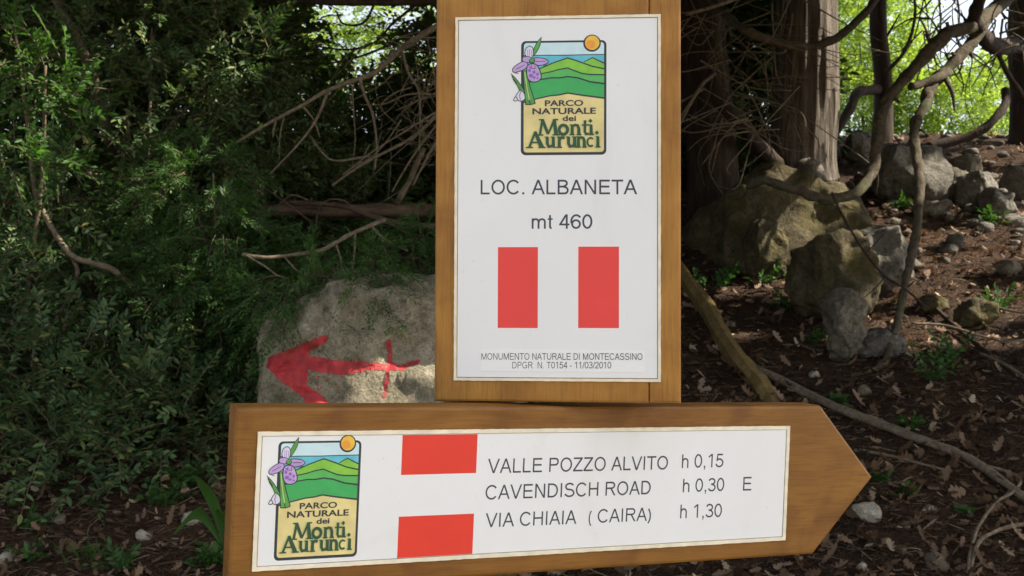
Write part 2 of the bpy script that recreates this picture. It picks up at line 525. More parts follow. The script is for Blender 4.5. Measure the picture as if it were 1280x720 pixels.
def stems(C, r):
    """three-sided thin stems along curves C (n,4,3)"""
    n, k, _ = C.shape
    T = unit(np.gradient(C, axis=1))
    A = unit(np.cross(T, np.array([.3, .5, .8])[None, None, :]))
    B = np.cross(T, A)
    rr = (r * np.linspace(1, .35, k))[None, :, None]
    ring = np.stack([C + (A * math.cos(q) + B * math.sin(q)) * rr for q in (0, 2.094, 4.189)], axis=2)
    V = ring.reshape(-1, 3)
    f = []
    base = (np.arange(n) * k * 3)[:, None]
    for i in range(k - 1):
        for j in range(3):
            f.append(base + np.array([[i * 3 + j, i * 3 + (j + 1) % 3, (i + 1) * 3 + (j + 1) % 3, (i + 1) * 3 + j]]))
    return V, np.concatenate(f, axis=0)

def in_lumps(rng, lumps, n, shell=0.45):
    """random points in the outer part of ellipsoids, with the outward direction"""
    w = np.array([l[1][0] * l[1][1] * l[1][2] for l in lumps]) ** .7
    idx = rng.choice(len(lumps), n, p=w / w.sum())
    c = np.array([l[0] for l in lumps])[idx]
    r = np.array([l[1] for l in lumps])[idx]
    d = unit(rng.normal(0, 1, (n, 3)))
    rad = shell + (1 - shell) * rng.uniform(0, 1, n) ** .6
    return c + d * r * rad[:, None], d

def join(parts):
    V, Fs, b = [], [], 0
    for v, f in parts:
        V.append(v); Fs.append(f + b); b += len(v)
    return np.concatenate(V), np.concatenate(Fs)

def shrub(name, label, cat, base, lumps, seed, n, kind='mastic', group=None, keep=None, nstem=5, ls=1.0):
    """a bush: foliage part, stems part and a few main branches from the base to the lumps"""
    rng = np.random.default_rng(seed)
    root = tag(empty(name, base), label, cat, group)
    b = np.array(base)
    lumps = [(np.array(c) - b, np.array(r)) for c, r in lumps]
    S, d = in_lumps(rng, lumps, n)
    if keep is not None:
        k = keep(S + b); S, d = S[k], d[k]
    D = d + rng.normal(0, .5, d.shape) + np.array([0, -.15, .25])
    mats = {'mastic': 'leaf_mastic', 'dark': 'leaf_dark', 'juniper': 'leaf_jun', 'bright': 'leaf_bright', 'sun': 'leaf_sun'}
    if kind == 'juniper':
        # fronds: each main twig carries side twigs set with narrow leaves
        D = d + rng.normal(0, .35, d.shape) + np.array([0, -.25, -.05])
        ln = .22
        m = 15
        ts = np.linspace(.1, 1, m)
        D = unit(D)
        P = S[:, None, :] + D[:, None, :] * (ln * ts)[None, :, None]
        P[..., 2] -= (.35 * ln * ts ** 2)[None, :]
        B = unit(np.cross(D, unit(np.array([0, 0, 1.]) + rng.normal(0, .4, D.shape))))
        sg = np.where(np.arange(m) % 2 == 0, 1., -1.)[None, :, None]
        SD = D[:, None, :] * .75 + B[:, None, :] * sg * .75 + rng.normal(0, .15, P.shape)
        V, Fq, C = twig_field(rng, P.reshape(-1, 3), SD.reshape(-1, 3), .085, 8, .030, .0075, .3, 32, True, .2, False)
        C = np.stack([S, S + D * ln * .35, S + D * ln * .7 - [0, 0, .03], S + D * ln - [0, 0, .07]], axis=1)
    elif kind == 'mastic':
        V, Fq, C = twig_field(rng, S, D, .26, 15, .042, .017, .25, 55)
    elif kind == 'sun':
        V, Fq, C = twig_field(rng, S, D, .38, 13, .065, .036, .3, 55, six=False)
    else:
        V, Fq, C = twig_field(rng, S, D, .24 * ls ** .5, 13, .040 * ls, .020 * ls, .25, 58)
    link_mesh('foliage', V, Fq, M[mats[kind]], root)
    if kind != 'sun':
        link_mesh('stems', *stems(C, .0035), M['stem'], root)
    if nstem:
        mb = MB()
        for i in range(nstem):
            c, r = lumps[i % len(lumps)]
            e = c + rng.normal(0, .35, 3) * r
            mid = e * .5 + rng.normal(0, .08, 3) * max(.6, np.linalg.norm(e) * .6)
            tube(mb, [rng.normal(0, .05, 3) * [1, 1, 0] - [0, 0, .05], mid, e], .016, .006, 6, 5, .3, i)
        mb.build('branches', M['stem'], root, smooth=True)
    return root

# ------------------------------------------------------------------ flat artwork and lettering
class Flat(MB):
    """polygons laid one over the other, each a hair above the last"""
    def __init__(s, z0=0.0004):
        super().__init__()
        s.z = z0
        s.T = lambda x, y: (x, y)
    def step(s):
        s.z += 0.000006
    def poly(s, pts, m=0):
        pts = [s.T(*p) for p in pts]
        a = sum(pts[i][0] * pts[(i + 1) % len(pts)][1] - pts[(i + 1) % len(pts)][0] * pts[i][1] for i in range(len(pts)))
        if a < 0:
            pts = pts[::-1]
        s.add([(x, y, s.z) for x, y in pts], [tuple(range(len(pts)))], m)
        s.step()
    def ribbon(s, pts, w, m=0, closed=False, w1=None):
        """a line with mitred joins; w may change along it"""
        P = [np.array(p, dtype=float) for p in pts]
        n = len(P)
        L_, R_ = [], []
        for i in range(n):
            if closed:
                a, b = P[i] - P[i - 1], P[(i + 1) % n] - P[i]
            else:
                a = P[i] - P[i - 1] if i else P[1] - P[0]
                b = P[i + 1] - P[i] if i < n - 1 else P[-1] - P[-2]
            a = a / (np.linalg.norm(a) + 1e-12); b = b / (np.linalg.norm(b) + 1e-12)
            q = a + b; q = q / (np.linalg.norm(q) + 1e-12)
            nn = np.array((-q[1], q[0]))
            k = 1 / max(.35, nn @ np.array((-a[1], a[0])))
            ww = w if w1 is None else w + (w1 - w) * i / (n - 1)
            L_.append(P[i] + nn * ww / 2 * k); R_.append(P[i] - nn * ww / 2 * k)
        V = [s.T(*p) for p in L_ + R_]
        fs = []
        for i in range(n if closed else n - 1):
            j = (i + 1) % n
            q = [i, j, n + j, n + i]
            a = sum(V[q[k]][0] * V[q[(k + 1) % 4]][1] - V[q[(k + 1) % 4]][0] * V[q[k]][1] for k in range(4))
            fs.append(tuple(q if a > 0 else q[::-1]))
        s.add([(x, y, s.z) for x, y in V], fs, m)
        s.step()

def arc(cx, cy, rx, ry, a0, a1, n=12):
    return [(cx + rx * math.cos(R(a0 + (a1 - a0) * i / n)), cy + ry * math.sin(R(a0 + (a1 - a0) * i / n))) for i in range(n + 1)]

# a plain grotesque alphabet drawn as strokes; cap height 1, stem S
S_ = 0.118
def glyph(ch):
    """(advance, strokes); a stroke is ('l', pts[, closed]) or ('p', polygon)"""
    t = S_; h = t / 2
    def para(x0, y0, x1, y1, k=1.08):
        e = h * k
        return ('p', [(x0 - e, y0), (x0 + e, y0), (x1 + e, y1), (x1 - e, y1)])
    def box(x0, y0, x1, y1):
        return ('p', [(x0, y0), (x1, y0), (x1, y1), (x0, y1)])
    g = {}
    if ch == 'A': return .93, [para(.07, 0, .465, 1), para(.86, 0, .465, 1), box(.20, .29, .73, .29 + t * .92)]
    if ch == 'V': return .93, [para(.07, 1, .465, 0), para(.86, 1, .465, 0)]
    if ch == 'X': return .93, [para(.08, 0, .85, 1, 1.25), para(.85, 0, .08, 1, 1.25)]
    if ch == 'B': return .93, [('l', [(.16, h)] + [(.52, h)] + arc(.60, .275, .20, .275 - h, -70, 70, 8) + [(.52, .53), (.16, .53)]),
                               ('l', [(.50, .53)] + arc(.55, .755, .19, .245 - h, -65, 65, 8) + [(.50, 1 - h), (.16, 1 - h)]), box(.105, 0, .105 + t, 1)]
    if ch == 'C': return 1.0, [('l', arc(.52, .5, .415, .515 - h, 38, 322, 22))]
    if ch == 'D': return 1.0, [('l', [(.16, h), (.46, h)] + arc(.46, .5, .40, .5 - h, -80, 80, 14) + [(.46, 1 - h), (.16, 1 - h)]), box(.11, 0, .11 + t, 1)]
    if ch == 'E': return .93, [box(.11, 0, .11 + t, 1), box(.11 + t, 0, .85, t), box(.11 + t, .46, .80, .46 + t), box(.11 + t, 1 - t, .83, 1)]
    if ch == 'G': return 1.09, [('l', arc(.54, .5, .43, .515 - h, 42, 330, 22)), box(.56, .38, .97, .38 + t), box(.97 - t, .12, .97, .38)]
    if ch == 'H': return 1.0, [box(.11, 0, .11 + t, 1), box(.89 - t, 0, .89, 1), box(.11 + t, .47, .89 - t, .47 + t)]
    if ch == 'I': return .388, [box(.13, 0, .13 + t, 1)]
    if ch == 'L': return .777, [box(.10, 0, .10 + t, 1), box(.10 + t, 0, .73, t)]
    if ch == 'M': return 1.163, [box(.10, 0, .10 + t, 1), box(1.063 - t, 0, 1.063, 1), para(.175, 1, .58, 0), para(.985, 1, .58, 0)]
    if ch == 'N': return 1.0, [box(.105, 0, .105 + t, 1), box(.895 - t, 0, .895, 1), para(.175, 1, .825, 0, 1.1)]
    if ch == 'O': return 1.087, [('c', arc(.543, .5, .47 - h, .515 - h, 0, 360, 30)[:-1])]
    if ch == 'P': return .93, [box(.105, 0, .105 + t, 1), ('l', [(.2, 1 - h), (.55, 1 - h)] + arc(.58, .72, .22, .28 - h, 75, -75, 9) + [(.55, .44 + h), (.2, .44 + h)])]
    if ch == 'R': return 1.0, [box(.11, 0, .11 + t, 1), ('l', [(.2, 1 - h), (.60, 1 - h)] + arc(.62, .735, .22, .265 - h, 75, -75, 9) + [(.60, .47 + h), (.2, .47 + h)]), para(.88, 0, .57, .50, 1.2)]
    if ch == 'S': return .93, [('l', arc(.465, .74, .31, .275 - h, 20, 200, 10) + arc(.42, .66, .27, .12, 215, 262, 3)[1:] + arc(.52, .36, .25, .15, 75, 30, 3) + arc(.465, .275, .355, .29 - h, 20, -168, 11)[1:])]
    if ch == 'T': return .853, [box(.03, 1 - t, .82, 1), box(.425 - h, 0, .425 + h, 1 - t)]
    if ch == 'U': return 1.0, [('l', [(.11 + h, 1), (.11 + h, .4)] + arc(.50, .36, .39 - h, .375 - h, 180, 360, 14) + [(.89 - h, .4), (.89 - h, 1)])]
    if ch == 'Z': return .853, [box(.06, 1 - t, .79, 1), box(.03, 0, .81, t), para(.11, t * .9, .70, 1 - t * .9, 1.35)]
    if ch == 'm': return 1.163, [box(.09, 0, .09 + t, .725), ('l', [(.09 + h, .42)] + arc(.36, .50, .20, .235 - h, 165, 0, 10) + [(.56, 0)]), ('l', [(.56, .42)] + arc(.79, .50, .20, .235 - h, 165, 0, 10) + [(.99, 0)])]
    if ch == 't': return .388, [('l', [(.18, .95), (.18, .16)] + arc(.27, .14, .09, .13 - h * .6, 180, 285, 5)), box(.02, .725 - t * .8, .36, .725)]
    if ch == 'h': return .777, [box(.09, 0, .09 + t, 1), ('l', [(.09 + h, .40)] + arc(.39, .46, .23, .275 - h, 165, 0, 10) + [(.62, 0)])]
    if ch == '0': return .777, [('c', arc(.388, .5, .345 - h, .51 - h, 0, 360, 26)[:-1])]
    if ch == '1': return .777, [box(.40, 0, .40 + t, 1), ('p', [(.15, .70), (.15, .83), (.40, 1), (.46, 1), (.46, .90)])]
    if ch == '2': return .777, [('l', arc(.385, .71, .30 - h * .5, .295 - h, 175, -20, 12) + [(.56, .46), (.24, .22), (.13, .10)]), box(.06, 0, .70, t)]
    if ch == '3': return .777, [('l', arc(.37, .745, .265, .265 - h, 165, -75, 11)), ('l', arc(.37, .285, .30, .295 - h, 80, -165, 12)), box(.29, .48, .42, .48 + t)]
    if ch == '4': return .777, [box(.48, 0, .48 + t, 1), box(.03, .235, .73, .235 + t * .95), para(.095, .30, .52, 1, 1.15)]
    if ch == '5': return .777, [('l', arc(.36, .33, .315, .34 - h, -165, 130, 16)), box(.19, 1 - t, .66, 1), para(.14, .45, .215, 1, .95)]
    if ch == '6': return .777, [('c', arc(.40, .325, .33 - h, .335 - h, 0, 360, 20)[:-1]), ('l', arc(.42, .50, .345, .51 - h, 40, 195, 12))]
    if ch == '(': return .465, [('l', arc(.62, .36, .43, .66, 125, 235, 10))]
    if ch == ')': return .465, [('l', arc(-.155, .36, .43, .66, 55, -55, 10))]
    if ch == '.': return .388, [box(.13, 0, .13 + t * 1.1, t * 1.1)]
    if ch == ',': return .388, [('p', [(.13, t * 1.1), (.13, 0), (.185, 0), (.14, -.19), (.20, -.17), (.26, -.02), (.26, t * 1.1)])]
    if ch == '-': return .465, [box(.05, .30, .42, .30 + t)]
    if ch == '/': return .388, [para(.03, -.02, .36, 1.02, .9)]
    return .388, []

def letters(fl, text, x0, x1, yb0, yb1, cap, m=0, weight=1.0):
    """text from ink edge x0 to x1; the baseline runs from yb0 to yb1"""
    global S_
    S_ = 0.118 * weight
    items, pen, xs_ = [], 0.0, []
    for ch in text:
        adv, st = glyph(ch)
        for s in st:
            e = S_ / 2 if s[0] != 'p' else 0
            items.append((pen, s))
            xs_ += [pen + q[0] - e for q in s[1]] + [pen + q[0] + e for q in s[1]]
        pen += adv
    a, b = min(xs_), max(xs_)
    k = (x1 - x0) / (b - a)
    for off, s in items:
        def T(x, y):
            X = x0 + (off + x - a) * k
            return X, yb0 + (yb1 - yb0) * (X - x0) / (x1 - x0) + y * cap
        fl.T = T
        if s[0] == 'p':
            fl.poly(s[1], m)
        else:
            fl.ribbon(s[1], S_, m, closed=(s[0] == 'c'))
    fl.T = lambda x, y: (x, y)

def font_into(fl, text, x0, x1, y0, y1, T, m, bold=0.012):
    """Blender's own built-in humanist face, for the small park lettering"""
    c = bpy.data.curves.new('lettering', 'FONT')
    c.body = text
    c.size = 1.0
    c.offset = bold
    c.resolution_u = 4
    o = bpy.data.objects.new('lettering', c)
    COL.objects.link(o)
    bpy.context.view_layer.update()
    me = bpy.data.meshes.new_from_object(o.evaluated_get(bpy.context.evaluated_depsgraph_get()))
    V = np.array([v.co[:2] for v in me.vertices])
    a, b = V.min(0), V.max(0)
    W = [T(x0 + (x - a[0]) / (b[0] - a[0]) * (x1 - x0), y0 + (y - a[1]) / (b[1] - a[1]) * (y1 - y0)) for x, y in V]
    fs = [tuple(q.vertices) for q in me.polygons]
    out = []
    for f in fs:
        ar = sum(W[f[i]][0] * W[f[(i + 1) % len(f)]][1] - W[f[(i + 1) % len(f)]][0] * W[f[i]][1] for i in range(len(f)))
        out.append(f if ar > 0 else f[::-1])
    fl.add([(x, y, fl.z) for x, y in W], out, m)
    fl.step()
    bpy.data.objects.remove(o); bpy.data.meshes.remove(me); bpy.data.curves.remove(c)

LOGO = ['l_dark', 'l_sky', 'l_sea', 'l_g1', 'l_g2', 'l_g3', 'l_sand', 'l_sun', 'l_sun2', 'l_pur', 'l_pur2', 'l_white', 'l_green', 'l_letter', 'l_halo']
def logo(parent, cx, cy, w, h):
    """park emblem: hills, sea and sun in a rounded frame with an orchid; drawn on a 427 x 570 grid"""
    fl = Flat(0.00066)
    T = lambda x, y: (cx + (x - 298.5) / 427 * w, cy + (370 - y) / 570 * h)
    fl.T = T
    D, SK, SE, G1, G2, G3, SA, SU, SO, PU, P2, WH, GR, LT, HA = range(15)
    def rr(x0, y0, x1, y1, r):
        return arc(x1 - r, y1 - r, r, r, 0, 90, 5) + arc(x0 + r, y1 - r, r, r, 90, 180, 5) + arc(x0 + r, y0 + r, r, r, 180, 270, 5) + arc(x1 - r, y0 + r, r, r, 270, 360, 5)
    fl.poly(rr(85, 85, 512, 655, 24), D)
    fl.poly(rr(99, 95, 500, 641, 15), SA)
    fl.poly([(99, 157)] + arc(114, 110, 15, 15, 180, 270, 5) + arc(485, 110, 15, 15, 270, 360, 5) + [(500, 157)], SK)
    fl.poly([(99, 157), (500, 157), (500, 230), (99, 230)], SE)
    r2 = [(400, 193), (442, 172), (470, 186), (500, 200)]
    fl.poly(r2 + [(500, 235), (400, 230)], G1)
    r1 = [(99, 232), (150, 231), (185, 222), (240, 198), (318, 172), (350, 182), (390, 196), (440, 215), (500, 228)]
    fl.poly(r1 + [(500, 270), (99, 270)], G1)
    r3 = [(99, 262), (150, 256), (185, 249), (235, 240), (270, 230), (318, 222), (345, 233), (390, 250), (430, 256), (500, 258)]
    fl.poly(r3 + [(500, 310), (99, 310)], G2)
    r4 = [(99, 292), (150, 288), (190, 277), (240, 270), (280, 271), (320, 265), (370, 272), (430, 292), (500, 302)]
    fl.poly(r4 + [(500, 390), (99, 390)], G3)
    r5 = [(99, 392), (130, 385), (160, 375), (230, 360), (275, 356), (320, 347), (360, 354), (400, 360), (500, 374)]
    fl.poly(r5 + [(500, 420), (99, 420)], SA)
    fl.ribbon([(99, 158), (200, 157), (300, 158.5), (400, 157), (500, 157)], 4.5, D)
    for rdg, wd_ in ((r2, 5.5), (r1, 6), (r3, 6), (r4, 7), (r5, 7)):
        fl.ribbon(rdg, wd_ * .8, D, w1=wd_ * 1.2)
    # sun
    fl.poly(arc(440, 100, 44, 43, 0, 360, 24)[:-1], D)
    fl.poly(arc(441, 98, 36, 36, 0, 360, 24)[:-1], SU)
    fl.poly(arc(432, 106, 23, 22, 0, 360, 18)[:-1], SO)
    # stem and leaves
    def blob(pts, m, ol=5):
        C = [tuple(c[:2]) for c in catmull([(x, y, 0) for x, y in pts + [pts[0]]], 4)][:-1]
        fl.ribbon(C, ol * 2, D, closed=True)
        fl.poly(C, m)
    blob([(38, 252), (68, 285), (98, 330), (118, 372), (122, 396), (100, 380), (78, 330), (58, 288)], GR, 3.5)
    fl.poly([(95, 228), (110, 228), (128, 310), (158, 396), (134, 402), (108, 402), (100, 320)], GR)
    for pl in ([(95, 228), (101, 320), (109, 402)], [(110, 228), (130, 312), (157, 396)], [(108, 300), (122, 350), (132, 402)], [(107, 402), (134, 403), (158, 397)]):
        fl.ribbon(pl, 5, D)
    fl.ribbon([(104, 240), (114, 315), (128, 380)], 5, HA)
    blob([(184, 72), (178, 108), (160, 142), (144, 158), (152, 122), (168, 92)], GR, 3.5)
    # bud
    blob([(80, 332), (98, 345), (104, 370), (92, 382), (72, 380), (62, 360)], WH, 4)
    blob([(56, 366), (66, 372), (62, 382), (50, 380)], WH, 3.5)
    fl.ribbon([(84, 336), (78, 358), (82, 380)], 3, D)
    # petals
    blob([(128, 112), (142, 122), (144, 150), (136, 168), (116, 164), (106, 146), (112, 122)], WH, 4)
    for q in ((118, 128), (127, 126), (136, 130)):
        fl.ribbon([q, (q[0] + 1, 162)], 2.5, P2)
    blob([(112, 186), (92, 190), (66, 204), (46, 222), (48, 238), (72, 236), (98, 226), (116, 208)], PU, 4)
    blob([(152, 172), (178, 172), (206, 178), (220, 190), (206, 200), (176, 206), (152, 200)], PU, 4)
    blob([(96, 166), (118, 164), (138, 172), (134, 188), (112, 190), (94, 182)], PU, 3.5)
    fl.ribbon([(60, 226), (104, 204)], 3, D); fl.ribbon([(160, 188), (206, 188)], 3, D)
    blob([(118, 212), (132, 202), (156, 204), (170, 218), (180, 244), (184, 268), (170, 284), (146, 288), (126, 278), (116, 250)], PU, 5)
    for x, y, a, b in ((128, 232, 8, 9), (150, 241, 8, 8), (134, 258, 11, 9), (168, 252, 7, 8), (150, 268, 9, 6), (168, 272, 6, 5), (130, 216, 6, 5)):
        fl.poly(arc(x, y, a, b, 0, 360, 10)[:-1], P2)
    fl.ribbon([(138, 206), (136, 222), (156, 224), (154, 208)], 3, D)
    fl.poly(arc(141, 184, 16, 13, 0, 360, 14)[:-1], D)
    fl.poly(arc(141, 183, 12, 10, 0, 360, 14)[:-1], GR)
    for q in ([(38, 262), (66, 296)], [(44, 274), (62, 302)], [(56, 244), (72, 248)], [(196, 212), (214, 204)]):
        fl.ribbon(q, 3, D)
    # lettering
    fl.T = lambda x, y: (x, y)
    font_into(fl, 'PARCO', 205, 397, 412, 382, T, D, .022)
    font_into(fl, 'NATURALE', 143, 460, 452, 421, T, D, .022)
    font_into(fl, 'dei', 294, 361, 487, 459, T, D, .024)
    fl.T = T
    def word(dx, dy, m, k):
        q = lambda pts: [(x + dx, y + dy) for x, y in pts]
        for pts, w0, w1 in (
            ([(193, 478), (181, 556)], 12, 13), ([(192, 478), (222, 550)], 19, 14), ([(222, 552), (254, 478)], 9, 13), ([(252, 478), (262, 556)], 17, 20),
            ([(168, 555), (198, 555)], 7, 7), ([(244, 555), (280, 555)], 7, 7), ([(176, 479), (196, 479)], 7, 7), ([(250, 479), (272, 479)], 7, 7),
            ([(342, 504), (342, 556)], 15, 17), ([(342, 516), (356, 506), (369, 509), (375, 524), (376, 556)], 11, 17), ([(330, 555), (354, 555)], 7, 7), ([(364, 555), (388, 555)], 7, 7), ([(331, 506), (344, 506)], 6, 6),
            ([(406, 484), (405, 540), (411, 553), (426, 550)], 15, 10), ([(390, 507), (426, 507)], 8, 8),
            ([(436, 505), (437, 556)], 15, 17), ([(424, 555), (450, 555)], 7, 7), ([(426, 507), (437, 507)], 6, 6),
            ([(158, 538), (128, 617)], 11, 12), ([(156, 538), (191, 617)], 17, 23), ([(138, 592), (182, 592)], 8, 8), ([(112, 617), (146, 617)], 7, 7), ([(174, 617), (209, 617)], 7, 7),
            ([(218, 566), (218, 598), (225, 613), (240, 611), (248, 600)], 17, 12), ([(248, 564), (248, 618)], 16, 17), ([(206, 566), (222, 566)], 6, 6), ([(236, 566), (250, 566)], 6, 6), ([(248, 617), (262, 616)], 6, 6),
            ([(278, 564), (278, 618)], 15, 17), ([(278, 582), (290, 568), (304, 571)], 11, 15), ([(264, 617), (292, 617)], 7, 7), ([(266, 566), (280, 566)], 6, 6),
            ([(324, 566), (324, 598), (331, 613), (346, 611), (354, 600)], 17, 12), ([(354, 564), (354, 618)], 16, 17), ([(312, 566), (328, 566)], 6, 6), ([(342, 566), (356, 566)], 6, 6), ([(354, 617), (367, 616)], 6, 6),
            ([(373, 564), (373, 618)], 15, 17), ([(373, 578), (385, 568), (397, 571), (402, 584), (403, 618)], 11, 16), ([(361, 617), (385, 617)], 7, 7), ([(392, 617), (415, 617)], 7, 7), ([(361, 566), (375, 566)], 6, 6),
            (arc(434, 592, 16, 21, -45, -312, 12), 9, 10),
            ([(470, 564), (470, 618)], 15, 17), ([(458, 617), (483, 617)], 7, 7), ([(460, 566), (470, 566)], 6, 6),
        ):
            fl.ribbon(q(pts), w0 * k * .9, m, w1=w1 * k * (1.0 if m == LT else .9))
        fl.ribbon(q(arc(298, 530, 21, 23, 0, 360, 20)[:-1]), 15 * k, m, closed=True)
        for x, y in ((433, 487), (465, 546)):
            fl.poly(q([(x - 10, y), (x, y - 11), (x + 10, y), (x, y + 11)]), m)
    word(-5, -2, HA, .65)
    word(0, 0, LT, 1.0)
    fl.T = lambda x, y: (x, y)
    return fl.build('park_emblem', [M[k] for k in LOGO], parent)

def frame_matrix(O, U, V, N_):
    return Matrix(((U[0], V[0], N_[0], O[0]), (U[1], V[1], N_[1], O[1]), (U[2], V[2], N_[2], O[2] + H), (0, 0, 0, 1)))

def slab(mb, outline, z0, z1, bev=0.003, m=0):
    """a board with the given outline (counter-clockwise) and softened edges"""
    P = [np.array(p, dtype=float) for p in outline]
    n = len(P)
    def inset(d):
        out = []
        for i in range(n):
            a = P[i] - P[i - 1]; b = P[(i + 1) % n] - P[i]
            a /= np.linalg.norm(a); b /= np.linalg.norm(b)
            na, nb = np.array((-a[1], a[0])), np.array((-b[1], b[0]))
            q = na + nb
            out.append(P[i] + q / (1 + na @ nb) * d)
        return out
    lv = [(bev, z0), (0, z0 + bev), (0, z1 - bev), (bev * .3, z1 - bev * .3), (bev, z1)]
    V, fs = [], []
    for d, z in lv:
        V += [(x, y, z) for x, y in inset(d)]
    for i in range(len(lv) - 1):
        for j in range(n):
            fs.append((i * n + j, i * n + (j + 1) % n, (i + 1) * n + (j + 1) % n, (i + 1) * n + j))
    fs.append(tuple(range(n))[::-1])
    fs.append(tuple((len(lv) - 1) * n + j for j in range(n)))
    mb.add(V, fs, m)

def wavy_frame(x0, y0, x1, y1, w, rng, z0, z1):
    """the uneven cream edge round a panel: a ring with a ragged outer side"""
    def ring(d, amp):
        pts = []
        for (ax, ay), (bx, by) in (((x0, y0), (x1, y0)), ((x1, y0), (x1, y1)), ((x1, y1), (x0, y1)), ((x0, y1), (x0, y0))):
            L = math.hypot(bx - ax, by - ay)
            k = int(L / .006)
            nx_, ny_ = (by - ay) / L, -(bx - ax) / L
            for i in range(k):
                t = i / k
                e = d + (amp * rng.uniform(-1, 1) if i else 0)
                ex = -nx_ * e; ey = -ny_ * e
                if i == 0:
                    tx, ty = (bx - ax) / L, (by - ay) / L
                    ex += tx * e; ey += ty * e
                pts.append((ax + (bx - ax) * t + ex, ay + (by - ay) * t + ey))
        return pts
    o, i_ = ring(0, .00025), ring(w, .0)
    n = len(o)
    V = [(x, y, z0) for x, y in o] + [(x, y, z1) for x, y in o] + [(x, y, z1) for x, y in i_] + [(x, y, z0) for x, y in i_]
    fs = []
    for a in range(3):
        for j in range(n):
            fs.append((a * n + j, a * n + (j + 1) % n, (a + 1) * n + (j + 1) % n, (a + 1) * n + j))
    return V, fs

rect = lambda x0, y0, x1, y1: [(x0, y0), (x1, y0), (x1, y1), (x0, y1)]

# ------------------------------------------------------------------ the upright place sign
O1, U1, V1, N1 = (.0552, 1.3447, .1106), (.9976, -.0699, -.0016), (.0036, .0287, .9996), (-.0698, -.9971, .0289)
sign = tag(empty('place_sign'), 'upright wooden sign board with white panel naming LOC. ALBANETA and two upright red bars', 'sign')
sign.matrix_world = frame_matrix(O1, U1, V1, N1)
rng = np.random.default_rng(4)
mb = MB(); slab(mb, rect(-.1502, -.2500, .1120, .2535), -.036, -.0005)
mb.build('board_plank', M['wood_v'], sign)
mb = MB(); slab(mb, rect(.1124, -.2497, .1506, .2538), -.036, -.0008)
mb.build('board_plank', M['wood_v'], sign)
V_, f_ = wavy_frame(-.1262, -.2243, .1262, .2243, .0034, rng, -.002, .0016)
link_mesh('panel_edge', V_, f_, M['edge'], sign)
mb = MB(); slab(mb, rect(-.1220, -.2200, .1220, .2202), -.0015, .0006, .0004)
panel = mb.build('info_panel', M['panel'], sign)
logo(panel, .0077, .1230, .1048, .1412)
fl = Flat(.00066); fl.poly(rect(-.0723, -.1597, -.0232, -.0606)); fl.build('red_bar', M['red_a'], panel)
fl = Flat(.00066); fl.poly(rect(.0261, -.1594, .0756, -.0601)); fl.build('red_bar', M['red_a'], panel)
fl = Flat(.00066); letters(fl, 'LOC. ALBANETA', -.0940, .0976, .0044, .0038, .0179, 0, 1.1); fl.build('lettering', M['ink'], panel)
fl = Flat(.00066); letters(fl, 'mt 460', -.0310, .0432, -.0381, -.0382, .0176, 0, 1.1); fl.build('lettering', M['ink'], panel)
mb = MB(); slab(mb, rect(-.0932, -.2130, .1069, -.1866), .0005, .00095, .0001)
stk = mb.build('sticker_strip', M['sticker'], panel)
fl = Flat(.00101); letters(fl, 'MONUMENTO NATURALE DI MONTECASSINO', -.0921, .1040, -.1986, -.1976, .0079, 0, .9); fl.build('lettering', M['ink'], panel)
fl = Flat(.00101); letters(fl, 'DPGR  N. T0154 - 11/03/2010', -.0541, .0663, -.2090, -.2082, .0079, 0, .9); fl.build('lettering', M['ink'], panel)

# ------------------------------------------------------------------ the arrow shaped direction sign
O2, U2, V2, N2 = (.0433, 1.3335, -.247), (.9241, .3803, -.0386), (.0421, -.0009, .9991), (.3799, -.9249, -.0168)
arrow = tag(empty('direction_sign'), 'arrow shaped wooden sign board pointing right with white panel of walking routes and times', 'sign')
arrow.matrix_world = frame_matrix(O2, U2, V2, N2)
mb = MB(); slab(mb, [(-.3763, -.0995), (.3990, -.0983), (.4920, .0008), (.4946, .0030), (.4925, .0062), (.4020, .1034), (-.3763, .1030)], -.045, -.0005, .004)
mb.build('board', M['wood_h'], arrow)
V_, f_ = wavy_frame(-.3512, -.0764, .3512, .0764, .0046, rng, -.002, .0016)
link_mesh('panel_edge', V_, f_, M['edge'], arrow)
mb = MB(); slab(mb, rect(-.3458, -.0712, .3460, .0712), -.0015, .0006, .0004)
panel2 = mb.build('info_panel', M['panel'], arrow)
logo(panel2, -.2813, -.0004, .0936, .1318)
fl = Flat(.00066); fl.poly(rect(-.1864, .0248, -.0942, .0708)); fl.build('red_bar', M['red_b'], panel2)
fl = Flat(.00066); fl.poly(rect(-.1869, -.0708, -.0946, -.0232)); fl.build('red_bar', M['red_b'], panel2)
fl = Flat(.00066); letters(fl, 'VALLE POZZO ALVITO', -.0796, .1661, .0240, .0228, .0172); fl.build('lettering', M['ink'], panel2)
fl = Flat(.00066); letters(fl, 'CAVENDISCH ROAD', -.0812, .1426, -.0073, -.0080, .0172); fl.build('lettering', M['ink'], panel2)
fl = Flat(.00066); letters(fl, 'VIA CHIAIA', -.0796, .0402, -.0402, -.0411, .0168); fl.build('lettering', M['ink'], panel2)
fl = Flat(.00066); letters(fl, '(', .0569, .0610, -.0412, -.0412, .0168); letters(fl, 'CAIRA)', .0692, .1446, -.0412, -.0416, .0168); fl.build('lettering', M['ink'], panel2)
fl = Flat(.00066); letters(fl, 'h 0,15', .1866, .2491, .0239, .0237, .0175); fl.build('lettering', M['ink'], panel2)
fl = Flat(.00066); letters(fl, 'h 0,30', .1896, .2518, -.0072, -.0074, .0172); fl.build('lettering', M['ink'], panel2)
fl = Flat(.00066); letters(fl, 'h 1,30', .1873, .2499, -.0405, -.0412, .0175); fl.build('lettering', M['ink'], panel2)
fl = Flat(.00066); letters(fl, 'E', .2810, .2940, -.0080, -.0081, .0180); fl.build('lettering', M['ink'], panel2)
